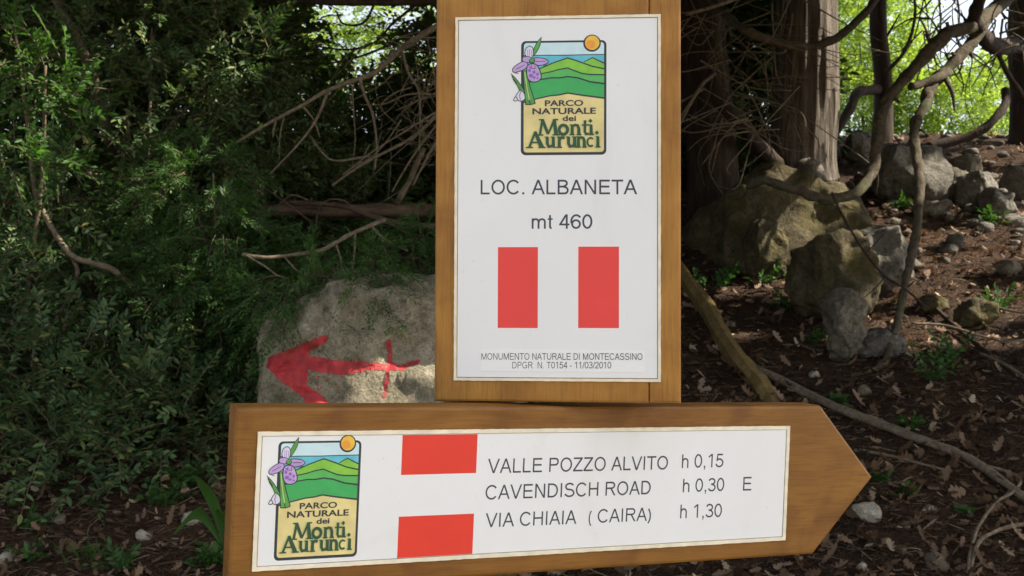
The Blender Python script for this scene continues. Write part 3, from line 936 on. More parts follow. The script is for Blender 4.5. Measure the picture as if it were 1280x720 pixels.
mb = MB(); slab(mb, rect(-.125, -.06, -.03, .06), -.088, -.0452, .003)
mb.build('mounting_block', M['wood_h'], arrow)

# the round post that carries both boards, all but hidden behind them
px_ = (598 - 640) / F * 1.44
mb = MB(); tube(mb, [(0, 0, -.4), (0, 0, .4), (0, 0, 1.0), (.002, 0, H + .33)], .05, .046, 24, 6, .03)
po = mb.build('sign_post', M['post'], None, smooth=True)
po.location = (px_, 1.437, 0)
tag(po, 'round wooden post behind the two sign boards', 'post')

# ------------------------------------------------------------------ rocks
import bmesh
_ico = {}
def ico(sub):
    if sub not in _ico:
        b = bmesh.new()
        bmesh.ops.create_icosphere(b, subdivisions=sub, radius=1)
        b.verts.ensure_lookup_table()
        _ico[sub] = (np.array([v.co[:] for v in b.verts]), [tuple(v.index for v in f.verts) for f in b.faces])
        b.free()
    return _ico[sub]

def rock_shape(radii, planes, seed, sub=5, amp=.05, freq=2.0, boxy=.75, fine=.012, facets=16):
    V, Fs = ico(sub)
    rg = np.random.default_rng(seed + 500)
    planes = list(planes)
    for n in unit(rg.normal(0, 1, (facets, 3))):
        planes.append((n, float(np.linalg.norm(n * np.array(radii))) * rg.uniform(.74, .97)))
    V = np.sign(V) * np.abs(V) ** boxy
    P = V * np.array(radii)[None, :]
    for n, d in planes:
        n = np.array(n, dtype=float); n /= np.linalg.norm(n)
        o = P @ n - d
        P = P - np.where(o > 0, o * .95, 0)[:, None] * n[None, :]
    out = []
    for p in P:
        q = Vector(p) * freq + Vector((seed * 3.7, seed * 1.3, seed * 7.1))
        a = noise.fractal(q, .8, 2.1, 5) * amp
        a -= abs(noise.noise(q * 1.7 + Vector((9, 2, 5)))) * amp * .8
        a += noise.noise(q * 9) * fine
        nrm = Vector(p); nrm = Vector((nrm.x / radii[0] ** 2, nrm.y / radii[1] ** 2, nrm.z / radii[2] ** 2)).normalized()
        out.append(Vector(p) + nrm * a)
    return np.array([v[:] for v in out]), Fs

def rock(name, label, cat, loc, radii, planes, seed, mat, rz=0, group=None, **kw):
    V, Fs = rock_shape(radii, planes, seed, **kw)
    c, s = math.cos(rz), math.sin(rz)
    V = np.stack([V[:, 0] * c - V[:, 1] * s, V[:, 0] * s + V[:, 1] * c, V[:, 2]], axis=1)
    o = link_mesh(name, V, Fs, M[mat], smooth=True)
    o.location = loc
    return tag(o, label, cat, group)

KS = 4.76 / F              # the painted face stands about 4.76 m away
c0 = at(470, 452, 5.05)
RV, RF = rock_shape((.80, .50, .62), [((-1, -.18, .03), .49), ((.06, -.12, 1), .365), ((-.55, -.12, .83), .435), ((-.02, -1, .16), .30),
                                      ((-.8, -.3, -.55), .60), ((1, 0, .2), .62), ((-.3, -.9, .35), .37)], 3, sub=6, amp=.060, freq=3.0, boxy=.7, fine=.014, facets=0)
pr = link_mesh('painted_rock', RV, RF, M['rock_tan'], smooth=True)
pr.location = c0
tag(pr, 'grey limestone rock behind the boards with a red painted arrow on its face', 'rock')
# the arrow brushed on its front: a thin skin of paint that follows the stone
bvh = BVHTree.FromPolygons([tuple(v) for v in RV], RF)
def seg_d(px, py, ax, ay, bx, by):
    dx, dy = bx - ax, by - ay
    tt = max(0, min(1, ((px - ax) * dx + (py - ay) * dy) / (dx * dx + dy * dy)))
    return math.hypot(px - ax - dx * tt, py - ay - dy * tt), tt
STROKES = [((338, 453), (405, 424), 7.0, 5.0), ((338, 453), (404, 506), 8, 8.5), ((345, 456), (379, 452), 9, 8.5), ((379, 452), (424, 459), 8.2, 8.6), ((424, 459), (452, 458), 8.6, 7.0),
           ((452, 458), (480, 459), 5, 3.4), ((480, 459), (503, 459.5), 3.6, 3.4), ((503, 459.5), (521, 453), 3.4, 2.2), ((484, 427), (487, 458), 3.2, 3.0), ((486, 458), (481, 494), 2.8, 2.2)]
def painted(x, y):
    w = noise.noise(Vector((x * .16, y * .16, 2))) * 2.0 + noise.noise(Vector((x * .55, y * .55, 5))) * 1.3
    for a, b, r0, r1 in STROKES:
        d, tt = seg_d(x, y, *a, *b)
        if d + w < r0 + (r1 - r0) * tt:
            g = noise.noise(Vector((x * .42, y * .42, 11))) + .5 * noise.noise(Vector((x * 1.1, y * 1.1, 4)))
            lim = .70 if x < 440 else .34
            return g < lim
    if 338 < x < 385 and abs(y - (453 + (x - 338) * .1)) + w < (x - 338) * .50 - 2:      # filled head
        return True
    return x > 378 and 462 < y < 478 + (440 - x) * .2 and x < 450 and noise.noise(Vector((x * .5, y * .22, 21))) > .42   # drips
st = 0.8
ids, AV, AF = {}, [], []
def av(i, j):
    if (i, j) not in ids:
        x, y = 326 + i * st, 416 + j * st
        o = Vector(((x - 640) * KS - c0.x, -2.0, H - (y - 360) * KS - c0.z))
        hit, nn, _, _ = bvh.ray_cast(o, Vector((0, 1, 0)))
        if hit is None:
            return None
        ids[(i, j)] = len(AV)
        AV.append(hit + Vector((0, -.0025, 0)))
    return ids[(i, j)]
for i in range(int(204 / st)):
    for j in range(int(100 / st)):
        if painted(326 + (i + .5) * st, 416 + (j + .5) * st):
            q = [av(i, j), av(i, j + 1), av(i + 1, j + 1), av(i + 1, j)]
            if None not in q and max((AV[q[a]] - AV[q[b]]).length for a, b in ((0, 2), (1, 3))) < .03:
                AF.append(tuple(q))
m, t, p = new_mat('red_paint')
nn = N(t, 'ShaderNodeTexNoise', Scale=26.0, Detail=6.0); t.links.new(coords(t), nn.inputs['Vector'])
rr_ = ramp(t, nn.outputs['Fac'], [(.3, (.26, .018, .020)), (.55, (.46, .028, .032)), (.75, (.55, .06, .06))])
t.links.new(rr_.outputs[0], p.inputs['Base Color']); p.inputs['Roughness'].default_value = .7
link_mesh('painted_arrow', [tuple(v) for v in AV], AF, m, pr, smooth=True)

rock('boulder', 'large mossy boulder at the foot of the thick trunk', 'rock', at(978, 300, 7.95), (.80, .60, .64), [((-1, -.3, .25), .56), ((0, -1, .25), .44), ((.2, -.1, 1), .48), ((1, -.4, .1), .60), ((-.5, -.7, .6), .54), ((.6, -.5, .7), .54)], 11, 'rock_moss', .1, sub=6, amp=.09, freq=2.2)
rock('boulder', 'rounded brown boulder in front of the mossy one', 'rock', at(1042, 345, 6.72), (.25, .28, .30), [((-1, -.3, 0), .20), ((0, -1, .2), .22), ((.1, 0, 1), .26), ((1, -.2, .3), .20)], 17, 'rock_moss', .3, amp=.07, freq=3.4, facets=7)
rock('boulder', 'small ledge of rock below the left side of the mossy boulder', 'rock', at(958, 312, 7.45), (.18, .2, .26), [((0, -1, .1), .14), ((0, 0, 1), .20), ((1, -.2, 0), .13), ((-1, -.2, 0), .14)], 23, 'rock_moss', .2, amp=.03, freq=4)
rock('boulder', 'pale angular boulder right of the brown rounded one', 'rock', at(1098, 318, 7.2), (.24, .26, .24), [((1, -.3, .2), .19), ((0, -1, .3), .20), ((-.1, -.1, 1), .18), ((-1, -.2, .3), .20)], 29, 'rock_pale', -.2, amp=.04, freq=3.5)
rock('boulder', 'upright brown stone standing below the boulders', 'rock', onground(1054, 452, .20), (.13, .13, .25), [((0, -1, .1), .10), ((-1, 0, .1), .105), ((1, -.3, .1), .105), ((.1, 0, 1), .20)], 31, 'rock_grey', .4, amp=.03, freq=5)
rock('boulder', 'pale flat stone leaning beside the upright brown stone', 'rock', onground(1102, 444, .07), (.155, .14, .11), [((.3, -.3, 1), .075), ((0, -1, .3), .09), ((1, 0, .4), .12)], 37, 'rock_pale', -.5, amp=.025, freq=6)
rock('boulder', 'broad grey boulder behind the drooping branches', 'rock', onground(1135, 246, .18), (.36, .34, .32), [((0, -1, .4), .26), ((.1, 0, 1), .24), ((-1, 0, .5), .30), ((1, 0, .3), .29)], 41, 'rock_pale', .2, amp=.05, freq=2.8)
for k, (px, py, up, r, sd_, mt, lab) in enumerate([
    (1188, 250, .10, (.20, .2, .18), 43, 'rock_grey', 'dark grey stone just right of the broad grey boulder'),
    (1222, 258, .13, (.16, .16, .22), 47, 'rock_pale', 'upright pale grey stone in the upper row of stones'),
    (1250, 268, .10, (.20, .15, .15), 53, 'rock_pale', 'slanting sunlit stone right of the upright pale stone'),
    (1278, 250, .12, (.22, .2, .2), 59, 'rock_pale', 'large pale stone cut by the right edge of the photo'),
    (1205, 226, .10, (.18, .18, .17), 61, 'rock_grey', 'weathered stone behind the upright pale stone'),
    (1168, 268, .05, (.17, .12, .08), 67, 'rock_grey', 'low flat stone in front of the broad grey boulder'),
    (1100, 240, .08, (.15, .14, .12), 71, 'rock_moss', 'mossy stone below the left end of the broad grey boulder'),
    (1072, 205, .15, (.22, .2, .22), 73, 'rock_pale', 'pale stone beside the base of the thick trunk'),
    (1165, 390, .04, (.10, .10, .07), 79, 'rock_moss', 'small mossy stone under the hanging branch'),
    (1222, 408, .07, (.13, .12, .10), 83, 'rock_moss', 'half buried mossy stone among the plants at right'),
    (1262, 345, .05, (.12, .08, .06), 87, 'rock_grey', 'lone brownish stone on the open slope at right')]):
    rock('stone', lab, 'stone', onground(px, py, up), r, [((0, -1, .3), r[1] * .75), ((.2, 0, 1), r[2] * .78), ((1, -.2, .3), r[0] * .8), ((-1, -.4, .2), r[0] * .8)], sd_, mt, k * .7, sub=4, amp=r[0] * .22, freq=.8 / r[0], group='stones on the slope')
for k, (px, py, s, c, lab) in enumerate([
    (1085, 648, .052, 1, 'pale cream angular stone just beyond the tip of the arrow board'), (1172, 708, .045, 0, 'tan stone at the bottom edge right of the arrow board'),
    (181, 675, .030, 1, 'small pale stone on bare soil under the left bush'), (242, 655, .040, 1, 'white flat stone beside the broad leaves left of the arrow board'),
    (6, 702, .040, 1, 'pale stone in the lower left corner'), (75, 655, .030, 0, 'tan pebble under the lower left bush'),
    (1080, 492, .035, 0, 'yellowish stone near the end of the hanging branch'), (1018, 470, .030, 1, 'small pale stone left of the upright brown stone'),
    (914, 408, .03, 0, 'small stone on the shaded slope beside the leaning pole'), (1077, 713, .02, 1, 'white pebble below the arrow board tip'),
    (1160, 640, .022, 0, 'brown pebble right of the cream angular stone'), (1125, 690, .022, 0, 'dull pebble on the soil below the thin stick')]):
    rock('stone', lab, 'stone', onground(px, py, s * .35), (s * 1.25, s, s * .8), [((.2, -.6, 1), s * .5), ((1, -.5, .3), s * .8), ((-.7, -.6, .2), s * .8)], 100 + k, 'stone_pale' if c else 'stone', k * 1.1, sub=3, amp=s * .25, freq=.7 / s, group='small stones on the soil', fine=s * .04)

# ------------------------------------------------------------------ trees: trunks, branches, crowns
SUN_GAPS = []  # openings cut through the leaves along sun rays, to place the sun patches
def gap(px, py, Y, r):
    SUN_GAPS.append((np.array(at(px, py, Y)), r))
for y in (15, 60, 105, 150, 195):
    gap(1034, y, 8.8, .27)
for a in ((1030, 240, 7.7, .16), (1076, 270, 6.7, .14), (1005, 290, 7.5, .08), (975, 305, 7.2, .13), (1115, 285, 6.95, .14), (950, 250, 7.6, .08), (1060, 300, 6.5, .08), (905, 240, 7.6, .05)):
    gap(*a)
_rg = np.random.default_rng(8)
for _ in range(20):
    gap(_rg.uniform(0, 340), _rg.uniform(20, 520), _rg.uniform(4.9, 5.7), _rg.uniform(.015, .05))
for a in ((1022, 248, 7.6, .22), (1072, 276, 6.75, .18), (990, 270, 7.55, .1), (930, 300, 7.5, .08)):
    gap(*a)
def ggap(px, py, r):
    SUN_GAPS.append((np.array(onground(px, py)), r))
_rg = np.random.default_rng(15)
for _ in range(46):
    _a = (_rg.uniform(1050, 1290), _rg.uniform(175, 430))
    ggap(*_a, _rg.uniform(.05, .20))
for a in ((885, 362, .12), (925, 358, .16), (960, 358, .12), (1180, 262, .22), (1235, 292, .18), (1260, 300, .22), (1120, 258, .15), (1215, 330, .12), (1170, 402, .12),
          (1250, 225, .3), (1180, 205, .25), (1270, 195, .4), (1100, 170, .5), (1170, 172, .6), (1240, 168, .6), (1060, 172, .4), (1150, 300, .14), (1200, 410, .1), (1275, 390, .15)):
    ggap(*a)
for a in ((527, 443, 4.70, .13), (512, 470, 4.66, .06), (435, 500, 4.66, .07), (460, 490, 4.66, .05), (118, 88, 5.6, .10), (140, 178, 5.6, .09), (35, 60, 5.2, .12), (70, 110, 5.2, .10), (20, 205, 5.0, .12), (38, 265, 5.3, .08),
          (260, 110, 6, .12), (310, 60, 6, .15), (400, 60, 8, .3), (235, 190, 5.5, .1), (440, 40, 9, .4)):
    gap(*a)

def in_sun_gap(P):
    s = np.array(sd)
    k = np.zeros(len(P), dtype=bool)
    for q, r in SUN_GAPS:
        d = P - q
        d = d - (d @ s)[:, None] * s[None, :]
        k |= (d * d).sum(1) < (r + .05) ** 2
    return k

def shade_crown(root, base, lumps, n, seed, mat='leaf_canopy', L=.15, W=.075, length=.7, nleaf=12, name='shade_crown'):  # leaf mass added above the view to shade the slope and boards
    rng = np.random.default_rng(seed)
    S, d = in_lumps(rng, [(np.array(c), np.array(r)) for c, r in lumps], n, .15)
    D = d * .5 + rng.normal(0, .6, d.shape) + np.array([0, 0, -.1])
    V, Fq, C = twig_field(rng, S, D, length, nleaf, L, W, .2, 55, six=False)
    P = V.reshape(-1, 4, 3).mean(1)
    # nothing hangs into the clear view: leaves keep above the lowest boughs
    ok = ~in_sun_gap(P) & (P[:, 2] > 1.55 + .285 * P[:, 1])
    V = V.reshape(-1, 4, 3)[ok].reshape(-1, 3)
    Fq = np.arange(len(V)).reshape(-1, 4)
    o = link_mesh(name, V - np.array(base)[None, :], Fq, M[mat], root)
    return o

def trunk_mesh(root, base, pts, r0, r1, mat, k=40, per=14, ridge=.0, flare=.6, seed=0, name='trunk'):
    mb = MB()
    def rad(t):
        return (r0 + (r1 - r0) * t) * (1 + flare * math.exp(-t * 16))
    pts = [np.array(q) - np.array(base) for q in pts]
    tube(mb, pts, r0, r1, k, per, 0, 0, 0, rad, True)
    V = np.array(mb.v)
    if ridge:
        C = V.copy()
        n = len(V) // k
        cen = V.reshape(n, k, 3).mean(1)
        for i in range(n):
            for j in range(k):
                a = 2 * math.pi * j / k
                q = Vector((math.cos(a) * 2.2 + seed, math.sin(a) * 2.2, V[i * k][2] * .35))
                e = ridge * (noise.noise(q * 1.1) * 1.2 + .8 * noise.noise(Vector((math.cos(a) * 7, math.sin(a) * 7, V[i * k][2] * .8 + seed))) + .55 * noise.noise(Vector((math.cos(a) * 17, math.sin(a) * 17, V[i * k][2] * 2.2 + seed))))
                C[i * k + j] = cen[i] + (V[i * k + j] - cen[i]) * (1 + e)
        mb.v = [tuple(v) for v in C]
    return mb.build(name, M[mat], root, smooth=True)

def limb(root, base, pxs, r0, r1, mat='bark_branch', name='branch', knob=.35, k=10, seed=0, per=8):
    mb = MB()
    tube(mb, [np.array(q if len(q) == 3 and isinstance(q, Vector) else at(*q)) - np.array(base) for q in pxs], r0, r1, k, per, knob, seed)
    return mb.build(name, M[mat], root, smooth=True)

# the thick trunk at the right of the boards
bA = onground(994, 236); bA = Vector((bA.x, 9.0, gz(bA.x, 9.0)))
tA = tag(empty('conifer_tree', bA), 'thick conifer trunk with fibrous bark lit by the sun on its right side', 'tree')
xA = lambda px, py: at(px, py, 9.0)
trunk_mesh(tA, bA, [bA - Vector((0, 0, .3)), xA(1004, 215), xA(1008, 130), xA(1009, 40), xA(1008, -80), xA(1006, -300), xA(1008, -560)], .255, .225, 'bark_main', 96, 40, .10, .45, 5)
shade_crown(tA, bA, [((4.6, 8.5, 6.6), (4.6, 4.3, 1.3)), ((8.6, 9.0, 7.2), (3.6, 4.0, 1.5)), ((6.5, 5.6, 6.0), (5.0, 3.2, 1.3)), ((2.0, 8.0, 6.4), (3.0, 3.6, 1.2))], 12000, 1)
# roots and the dark low bough beside it
limb(tA, bA, [(880, 78, 8.2), (900, 125, 8.1), (925, 152, 8.2), (945, 178, 8.5), (972, 205, 8.8)], .055, .06, 'bark_dark', seed=2)
limb(tA, bA, [(1010, 215, 8.7), (1024, 236, 8.45), (1046, 246, 8.2)], .12, .05, 'bark_main', 'root', .3, 12, 4)

# dark trunk half behind the boards
bB = Vector((at(893, 260, 8.6).x, 8.6, gz(at(893, 260, 8.6).x, 8.6)))
tB = tag(empty('conifer_tree', bB), 'dark shaded conifer trunk between the boards and the thick trunk', 'tree')
xB = lambda px, py: at(px, py, 8.6)
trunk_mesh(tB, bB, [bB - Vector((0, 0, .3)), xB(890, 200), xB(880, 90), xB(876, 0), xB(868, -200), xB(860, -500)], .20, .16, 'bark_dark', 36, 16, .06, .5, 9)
shade_crown(tB, bB, [((0.2, 6.6, 5.3), (3.4, 3.4, 1.3)), ((-2.2, 7.5, 5.6), (3.2, 3.4, 1.3)), ((2.6, 5.2, 5.2), (3.2, 2.6, 1.1)), ((3.2, 2.2, 4.4), (1.6, 1.2, .9)), ((1.6, 4.4, 3.9), (1.2, 1.3, .6)), ((3.4, 4.4, 3.8), (2.4, 1.6, .8)), ((4.4, 1.6, 4.3), (1.8, 1.3, 1.0))], 10000, 2)  # low near lumps added to keep sun off the boards and darken the slope
limb(tB, bB, [(878, -14, 8.4), (892, 2, 8.0), (907, 18, 7.7), (926, 34, 7.5), (950, 47, 7.45), (984, 56, 7.5), (1011, 58, 7.6), (1036, 52, 7.7), (1052, 43, 7.8), (1080, 18, 8.0), (1100, -10, 8.2)], .028, .030, seed=6)
limb(tB, bB, [(893, 2, 8.0), (896, 22, 7.9), (897, 46, 7.85), (901, 76, 7.8), (906, 98, 7.75), (907, 116, 7.75)], .028, .014, seed=7)
limb(tB, bB, [(894, 92, 7.8), (876, 108, 7.6), (852, 150, 7.4), (838, 178, 7.3)], .014, .009, 'bark_twig', seed=8)
limb(tB, bB, [(930, -6, 7.6), (905, 4, 7.5), (880, 12, 7.4), (858, 18, 7.3)], .014, .010, 'bark_twig', seed=18)
rng = np.random.default_rng(21)
for i in range(90):
    x, y, Y = rng.uniform(858, 1005), rng.uniform(-10, 165), rng.uniform(7.2, 8.4)
    a = rng.uniform(-.2, math.pi + .2)
    L = rng.uniform(40, 150)
    dx, dy = math.cos(a) * L, abs(math.sin(a)) * L * .9
    bx, by = rng.normal(0, 18), rng.normal(0, 14)
    r = rng.uniform(.0028, .0075)
    mb = MB(); tube(mb, [np.array(at(*q)) - np.array(bB) for q in ((x, y, Y), (x + dx * .35 + bx * .6, y + dy * .35 + by * .6, Y - .05), (x + dx * .7 + bx, y + dy * .7 + by, Y - .1), (x + dx, y + dy, Y - .12))], r, r * .4, 5, 5, .2, i); mb.build('dead_twig', M['bark_twig'], tB, smooth=True)

# slim dark trunk on the ridge
bC = onground(1101, 176)
tC = tag(empty('slim_tree', bC), 'slim dark trunk on the ridge right of the thick trunk', 'tree')
YC = bC.y
trunk_mesh(tC, bC, [bC - Vector((0, 0, .2)), at(1104, 140, YC), at(1103, 90, YC), at(1098, 40, YC), at(1097, -20, YC), at(1090, -160, YC), at(1095, -300, YC)], .105, .08, 'bark_dark', 20, 10, .06, .6, 3)
limb(tC, bC, [(1100, 112, YC), (1085, 113, YC - .3), (1072, 117, YC - .5), (1060, 140, YC - .7), (1040, 171, YC - .9), (1018, 190, YC - 1.0)], .055, .045, 'bark_dark', seed=11)
limb(tC, bC, [(1098, 60, YC), (1112, 40, YC), (1124, 18, YC)], .02, .008, 'bark_dark', seed=12)
limb(tC, bC, [(1108, 90, YC - 1), (1128, 68, YC - 1.1), (1140, 40, YC - 1.1), (1144, 10, YC - 1.1), (1140, -20, YC - 1.1)], .022, .012, 'bark_branch', seed=13)
shade_crown(tC, bC, [((at(1100, -200, YC).x, YC - .5, 8.0), (2.4, 1.4, 1.0))], 900, 5)

# tree at the right edge with the long drooping branches
bD = onground(1282, 178)
YD = bD.y
tD = tag(empty('old_tree', bD), 'dark tree at the right edge whose gnarled branches droop to the ground', 'tree')
trunk_mesh(tD, bD, [bD - Vector((0, 0, .2)), at(1280, 120, YD), at(1276, 50, YD), at(1279, -20, YD), at(1282, -160, YD), at(1278, -300, YD)], .15, .12, 'bark_dark', 24, 10, .06, .5, 8)
V1 = [(1300, -42, 8.6), (1278, -20, 8.2), (1254, 3, 7.9), (1235, 18, 7.6), (1212, 33, 7.4), (1187, 40, 7.25), (1164, 62, 7.15), (1141, 89, 7.1), (1118, 112, 7.05), (1103, 138, 7.0), (1096, 180, 6.9), (1091, 214, 6.8), (1068, 242, 6.65), (1028, 248, 6.6), (998, 238, 6.62), (957, 226, 6.7), (935, 232, 6.8)]
limb(tD, bD, V1, .046, .026, seed=1, k=16, knob=.6)
V2 = [(1234, 20, 7.6), (1220, 46, 7.5), (1199, 70, 7.4), (1175, 95, 7.3), (1161, 113, 7.2), (1157, 131, 7.1), (1146, 150, 7.0), (1143, 171, 6.9), (1146, 196, 6.8), (1149, 225, 6.7), (1146, 283, 6.5), (1138, 325, 6.35), (1127, 379, 6.2), (1119, 417, 6.1), (1107, 450, 5.95), (1086, 467, 5.85), (1063, 471, 5.8)]
limb(tD, bD, V2, .041, .018, seed=2, k=16, knob=.6)
for k_, (a_, b_, r_) in enumerate((((1112, 118, 7.05), (1124, 128, 7.0), .016), ((1098, 160, 6.95), (1088, 152, 6.9), .012), ((1187, 42, 7.25), (1184, 28, 7.2), .018), ((1144, 160, 6.95), (1156, 166, 6.9), .010),
                                  ((1146, 260, 6.6), (1136, 252, 6.55), .010), ((1132, 360, 6.25), (1142, 352, 6.2), .008), ((1050, 246, 6.6), (1046, 260, 6.55), .010), ((1208, 60, 7.45), (1216, 72, 7.4), .022), ((1199, 72, 7.4), (1190, 66, 7.35), .018))):
    limb(tD, bD, [a_, ((a_[0] * .4 + b_[0] * .6), (a_[1] * .5 + b_[1] * .5) , (a_[2] + b_[2]) / 2), b_], r_, r_ * .55, name='broken_stub', seed=30 + k_, k=7, knob=.5, per=3)
limb(tD, bD, [(1282, 56, YD - .6), (1268, 57, 9.6), (1251, 59, 8.6), (1237, 54, 8.0), (1224, 38, 7.55), (1218, 22, 7.4), (1228, -12, 7.4)], .075, .04, 'bark_dark', seed=3)
limb(tD, bD, [(1186, 90, 7.35), (1172, 97, 7.2), (1150, 106, 7.15), (1138, 108, 7.1)], .03, .026, seed=14)
limb(tD, bD, [(1180, 96, 7.3), (1189, 112, 7.2), (1192, 126, 7.2), (1193, 138, 7.2)], .018, .006, seed=15)
limb(tD, bD, [(1256, 112, 11.2), (1257, 128, 11.1), (1244, 148, 11), (1224, 164, 11), (1195, 176, 11), (1160, 183, 11)], .04, .05, 'bark_dark', seed=16)
limb(tD, bD, [(1278, 120, YD - .3), (1262, 96, YD - .6), (1248, 68, YD - 1), (1240, 40, YD - 1.2)], .03, .02, 'bark_dark', seed=17)
for i in range(84):
    x, y, Y = rng.uniform(1150, 1290), rng.uniform(-20, 80), rng.uniform(7.2, 10)
    a = rng.uniform(.2, 2.9)
    L = rng.uniform(25, 95)
    dx, dy = math.cos(a) * L, math.sin(a) * L * rng.choice([-1, 1], p=[.35, .65])
    r = rng.uniform(.004, .012)
    mb = MB(); tube(mb, [np.array(at(*q)) - np.array(bD) for q in ((x, y, Y), (x + dx * .5 + rng.normal(0, 9), y + dy * .5 + rng.normal(0, 9), Y), (x + dx, y + dy, Y))], r, r * .4, 5, 5, .2, i); mb.build('dead_twig', M['bark_branch'], tD, smooth=True)
shade_crown(tD, bD, [((at(1300, -330, YD).x, YD - .5, 8.2), (2.8, 1.6, 1.0)), ((8.8, 11.5, 8.0), (2.6, 2.0, 1.0))], 1800, 6)

# leaning grey stem and the leaf mass added over the left bushes for shade
bE = onground(190, 560); bE = Vector((at(175, 300, 6.2).x, 6.2, gz(at(175, 300, 6.2).x, 6.2)))
tE = tag(empty('leaning_tree', bE), 'leaning grey stem showing in short sunlit pieces through the left foliage', 'tree')
trunk_mesh(tE, bE, [bE - Vector((0, 0, .2)), at(168, 235, 6.1), at(147, 190, 5.9), at(134, 172, 5.8), at(118, 100, 5.7), at(95, 45, 5.6), at(68, -5, 5.6), at(40, -90, 5.7), at(20, -260, 6.0)], .026, .019, 'bark_branch', 14, 10, .08, .4, 2)
limb(tE, bE, [(118, 224, 5.6), (104, 212, 5.5), (88, 198, 5.4)], .018, .010, seed=21)
shade_crown(tE, bE, [((-3.4, 6.8, 5.0), (2.6, 3.6, 1.3)), ((-2.0, 5.2, 4.7), (2.6, 2.2, 1.0)), ((-5.5, 6.5, 5.0), (2.2, 3.4, 1.3))], 5200, 7)
bG = Vector((at(40, 420, 5.5).x, 5.5, gz(at(40, 420, 5.5).x, 5.5)))
tG = tag(empty('bent_sapling', bG), 'bent bare brown stem curving through the left bushes', 'sapling')
limb(tG, bG, [(215, 440, 5.5), (175, 372, 5.45), (145, 340, 5.35), (116, 329, 5.3), (88, 318, 5.3), (61, 278, 5.35), (46, 246, 5.4), (41, 220, 5.4), (38, 180, 5.45), (30, 120, 5.5)], .017, .010, 'bark_twig', 'stem', .3, 10, 3)
limb(tG, bG, [(88, 318, 5.3), (96, 345, 5.35), (70, 400, 5.45), (40, 425, 5.5)], .010, .012, 'bark_twig', 'stem', .3, 8, 4)

# ------------------------------------------------------------------ dead branches and logs on the left
def branch_thing(name, label, cat, pxs, r0, r1, kids, mat='bark_twig', kidname='side_twig', group=None):
    b = at(*pxs[0])
    root = tag(empty(name, b), label, cat, group)
    limb(root, b, pxs, r0, r1, mat, 'main_stem', .35, 10, r0 * 99)
    for i, (kp, a0, a1) in enumerate(kids):
        limb(root, b, kp, a0, a1, mat, kidname, .3, 7, i)
    return root

branch_thing('dead_branch', 'long bare branch slanting down to the left beside the upright board', 'branch',
    [(575, 18, 6.3), (544, 34, 6.2), (502, 61, 6.1), (471, 89, 6.0), (447, 99, 6.0), (410, 113, 5.95), (379, 131, 5.9), (343, 150, 5.85), (312, 168, 5.8), (296, 178, 5.8)], .020, .006,
    [([(410, 114, 5.95), (395, 150, 5.9), (373, 180, 5.85), (337, 218, 5.8)], .009, .004), ([(450, 99, 6), (456, 119, 6), (466, 144, 6), (471, 183, 6), (468, 212, 6)], .010, .005),
     ([(502, 61, 6.1), (511, 92, 6.1), (523, 113, 6.1), (525, 147, 6.1), (524, 190, 6.1)], .009, .004), ([(355, 144, 5.9), (350, 170, 5.9), (349, 200, 5.9)], .005, .002),
     ([(378, 132, 5.9), (392, 150, 5.9), (400, 172, 5.9)], .006, .003), ([(345, 150, 5.85), (342, 164, 5.85), (341, 172, 5.85)], .006, .003), ([(440, 102, 6), (442, 140, 6), (444, 175, 6), (441, 205, 6)], .004, .002)])
branch_thing('dead_branch', 'arched twiggy branch sweeping from the board down over the fallen log', 'branch',
    [(560, 128, 6.2), (530, 160, 6.1), (505, 178, 6.05), (470, 196, 6.0), (440, 214, 6), (415, 232, 5.95)], .011, .005,
    [([(548, 118, 6.2), (510, 118, 6.1), (480, 130, 6.1), (450, 131, 6.1)], .006, .003), ([(550, 150, 6.2), (520, 190, 6.1), (500, 222, 6.1), (490, 240, 6.1)], .007, .004), ([(552, 165, 6.2), (535, 195, 6.1), (516, 232, 6.1)], .009, .005),
     ([(556, 110, 6.3), (525, 125, 6.3), (495, 138, 6.2)], .006, .003), ([(545, 140, 6.0), (505, 165, 6.0), (465, 190, 6.0), (428, 219, 5.9)], .006, .003), ([(463, 195, 6), (420, 201, 6), (402, 190, 6), (388, 170, 6)], .007, .004)])
tw = [o for o in bpy.data.objects if o.get('label', '').startswith('arched twiggy')][0]
rng = np.random.default_rng(61)
for i in range(64):
    x, y, Y = rng.uniform(440, 560), rng.uniform(30, 200), rng.uniform(5.9, 6.6)
    a = rng.choice([rng.uniform(1.2, 1.9), rng.uniform(2.2, 2.9), rng.uniform(-.3, .5)])
    L = rng.uniform(30, 120)
    dx, dy = math.cos(a) * L, math.sin(a) * L
    bx, by = rng.normal(0, 17), rng.normal(0, 15)
    r = rng.uniform(.0016, .0044)
    mb = MB(); tube(mb, [np.array(at(*q)) - np.array(tw.location) for q in ((x, y, Y), (x + dx * .35 + bx * .6, y + dy * .35 + by, Y), (x + dx * .7 + bx, y + dy * .7 + by, Y - .05), (x + dx, y + dy, Y - .05))], r, r * .4, 5, 4, .2, i)
    mb.build('side_twig', M['bark_twig'], tw, smooth=True)
lb = at(545, 262, 6.6)
lg = tag(empty('fallen_log', lb), 'dark reddish fallen log lying level behind the painted rock', 'log')
limb(lg, lb, [(640, 262, 6.9), (545, 263, 6.6), (470, 263, 6.5), (420, 264, 6.45), (362, 262, 6.4), (320, 266, 6.4)], .042, .036, 'log', 'log_body', .25, 16, 2)
limb(lg, lb, [(496, 254, 6.5), (502, 243, 6.45), (512, 226, 6.45), (521, 205, 6.4), (530, 185, 6.4)], .019, .014, 'bark_twig', 'side_stub', .3, 10, 5)
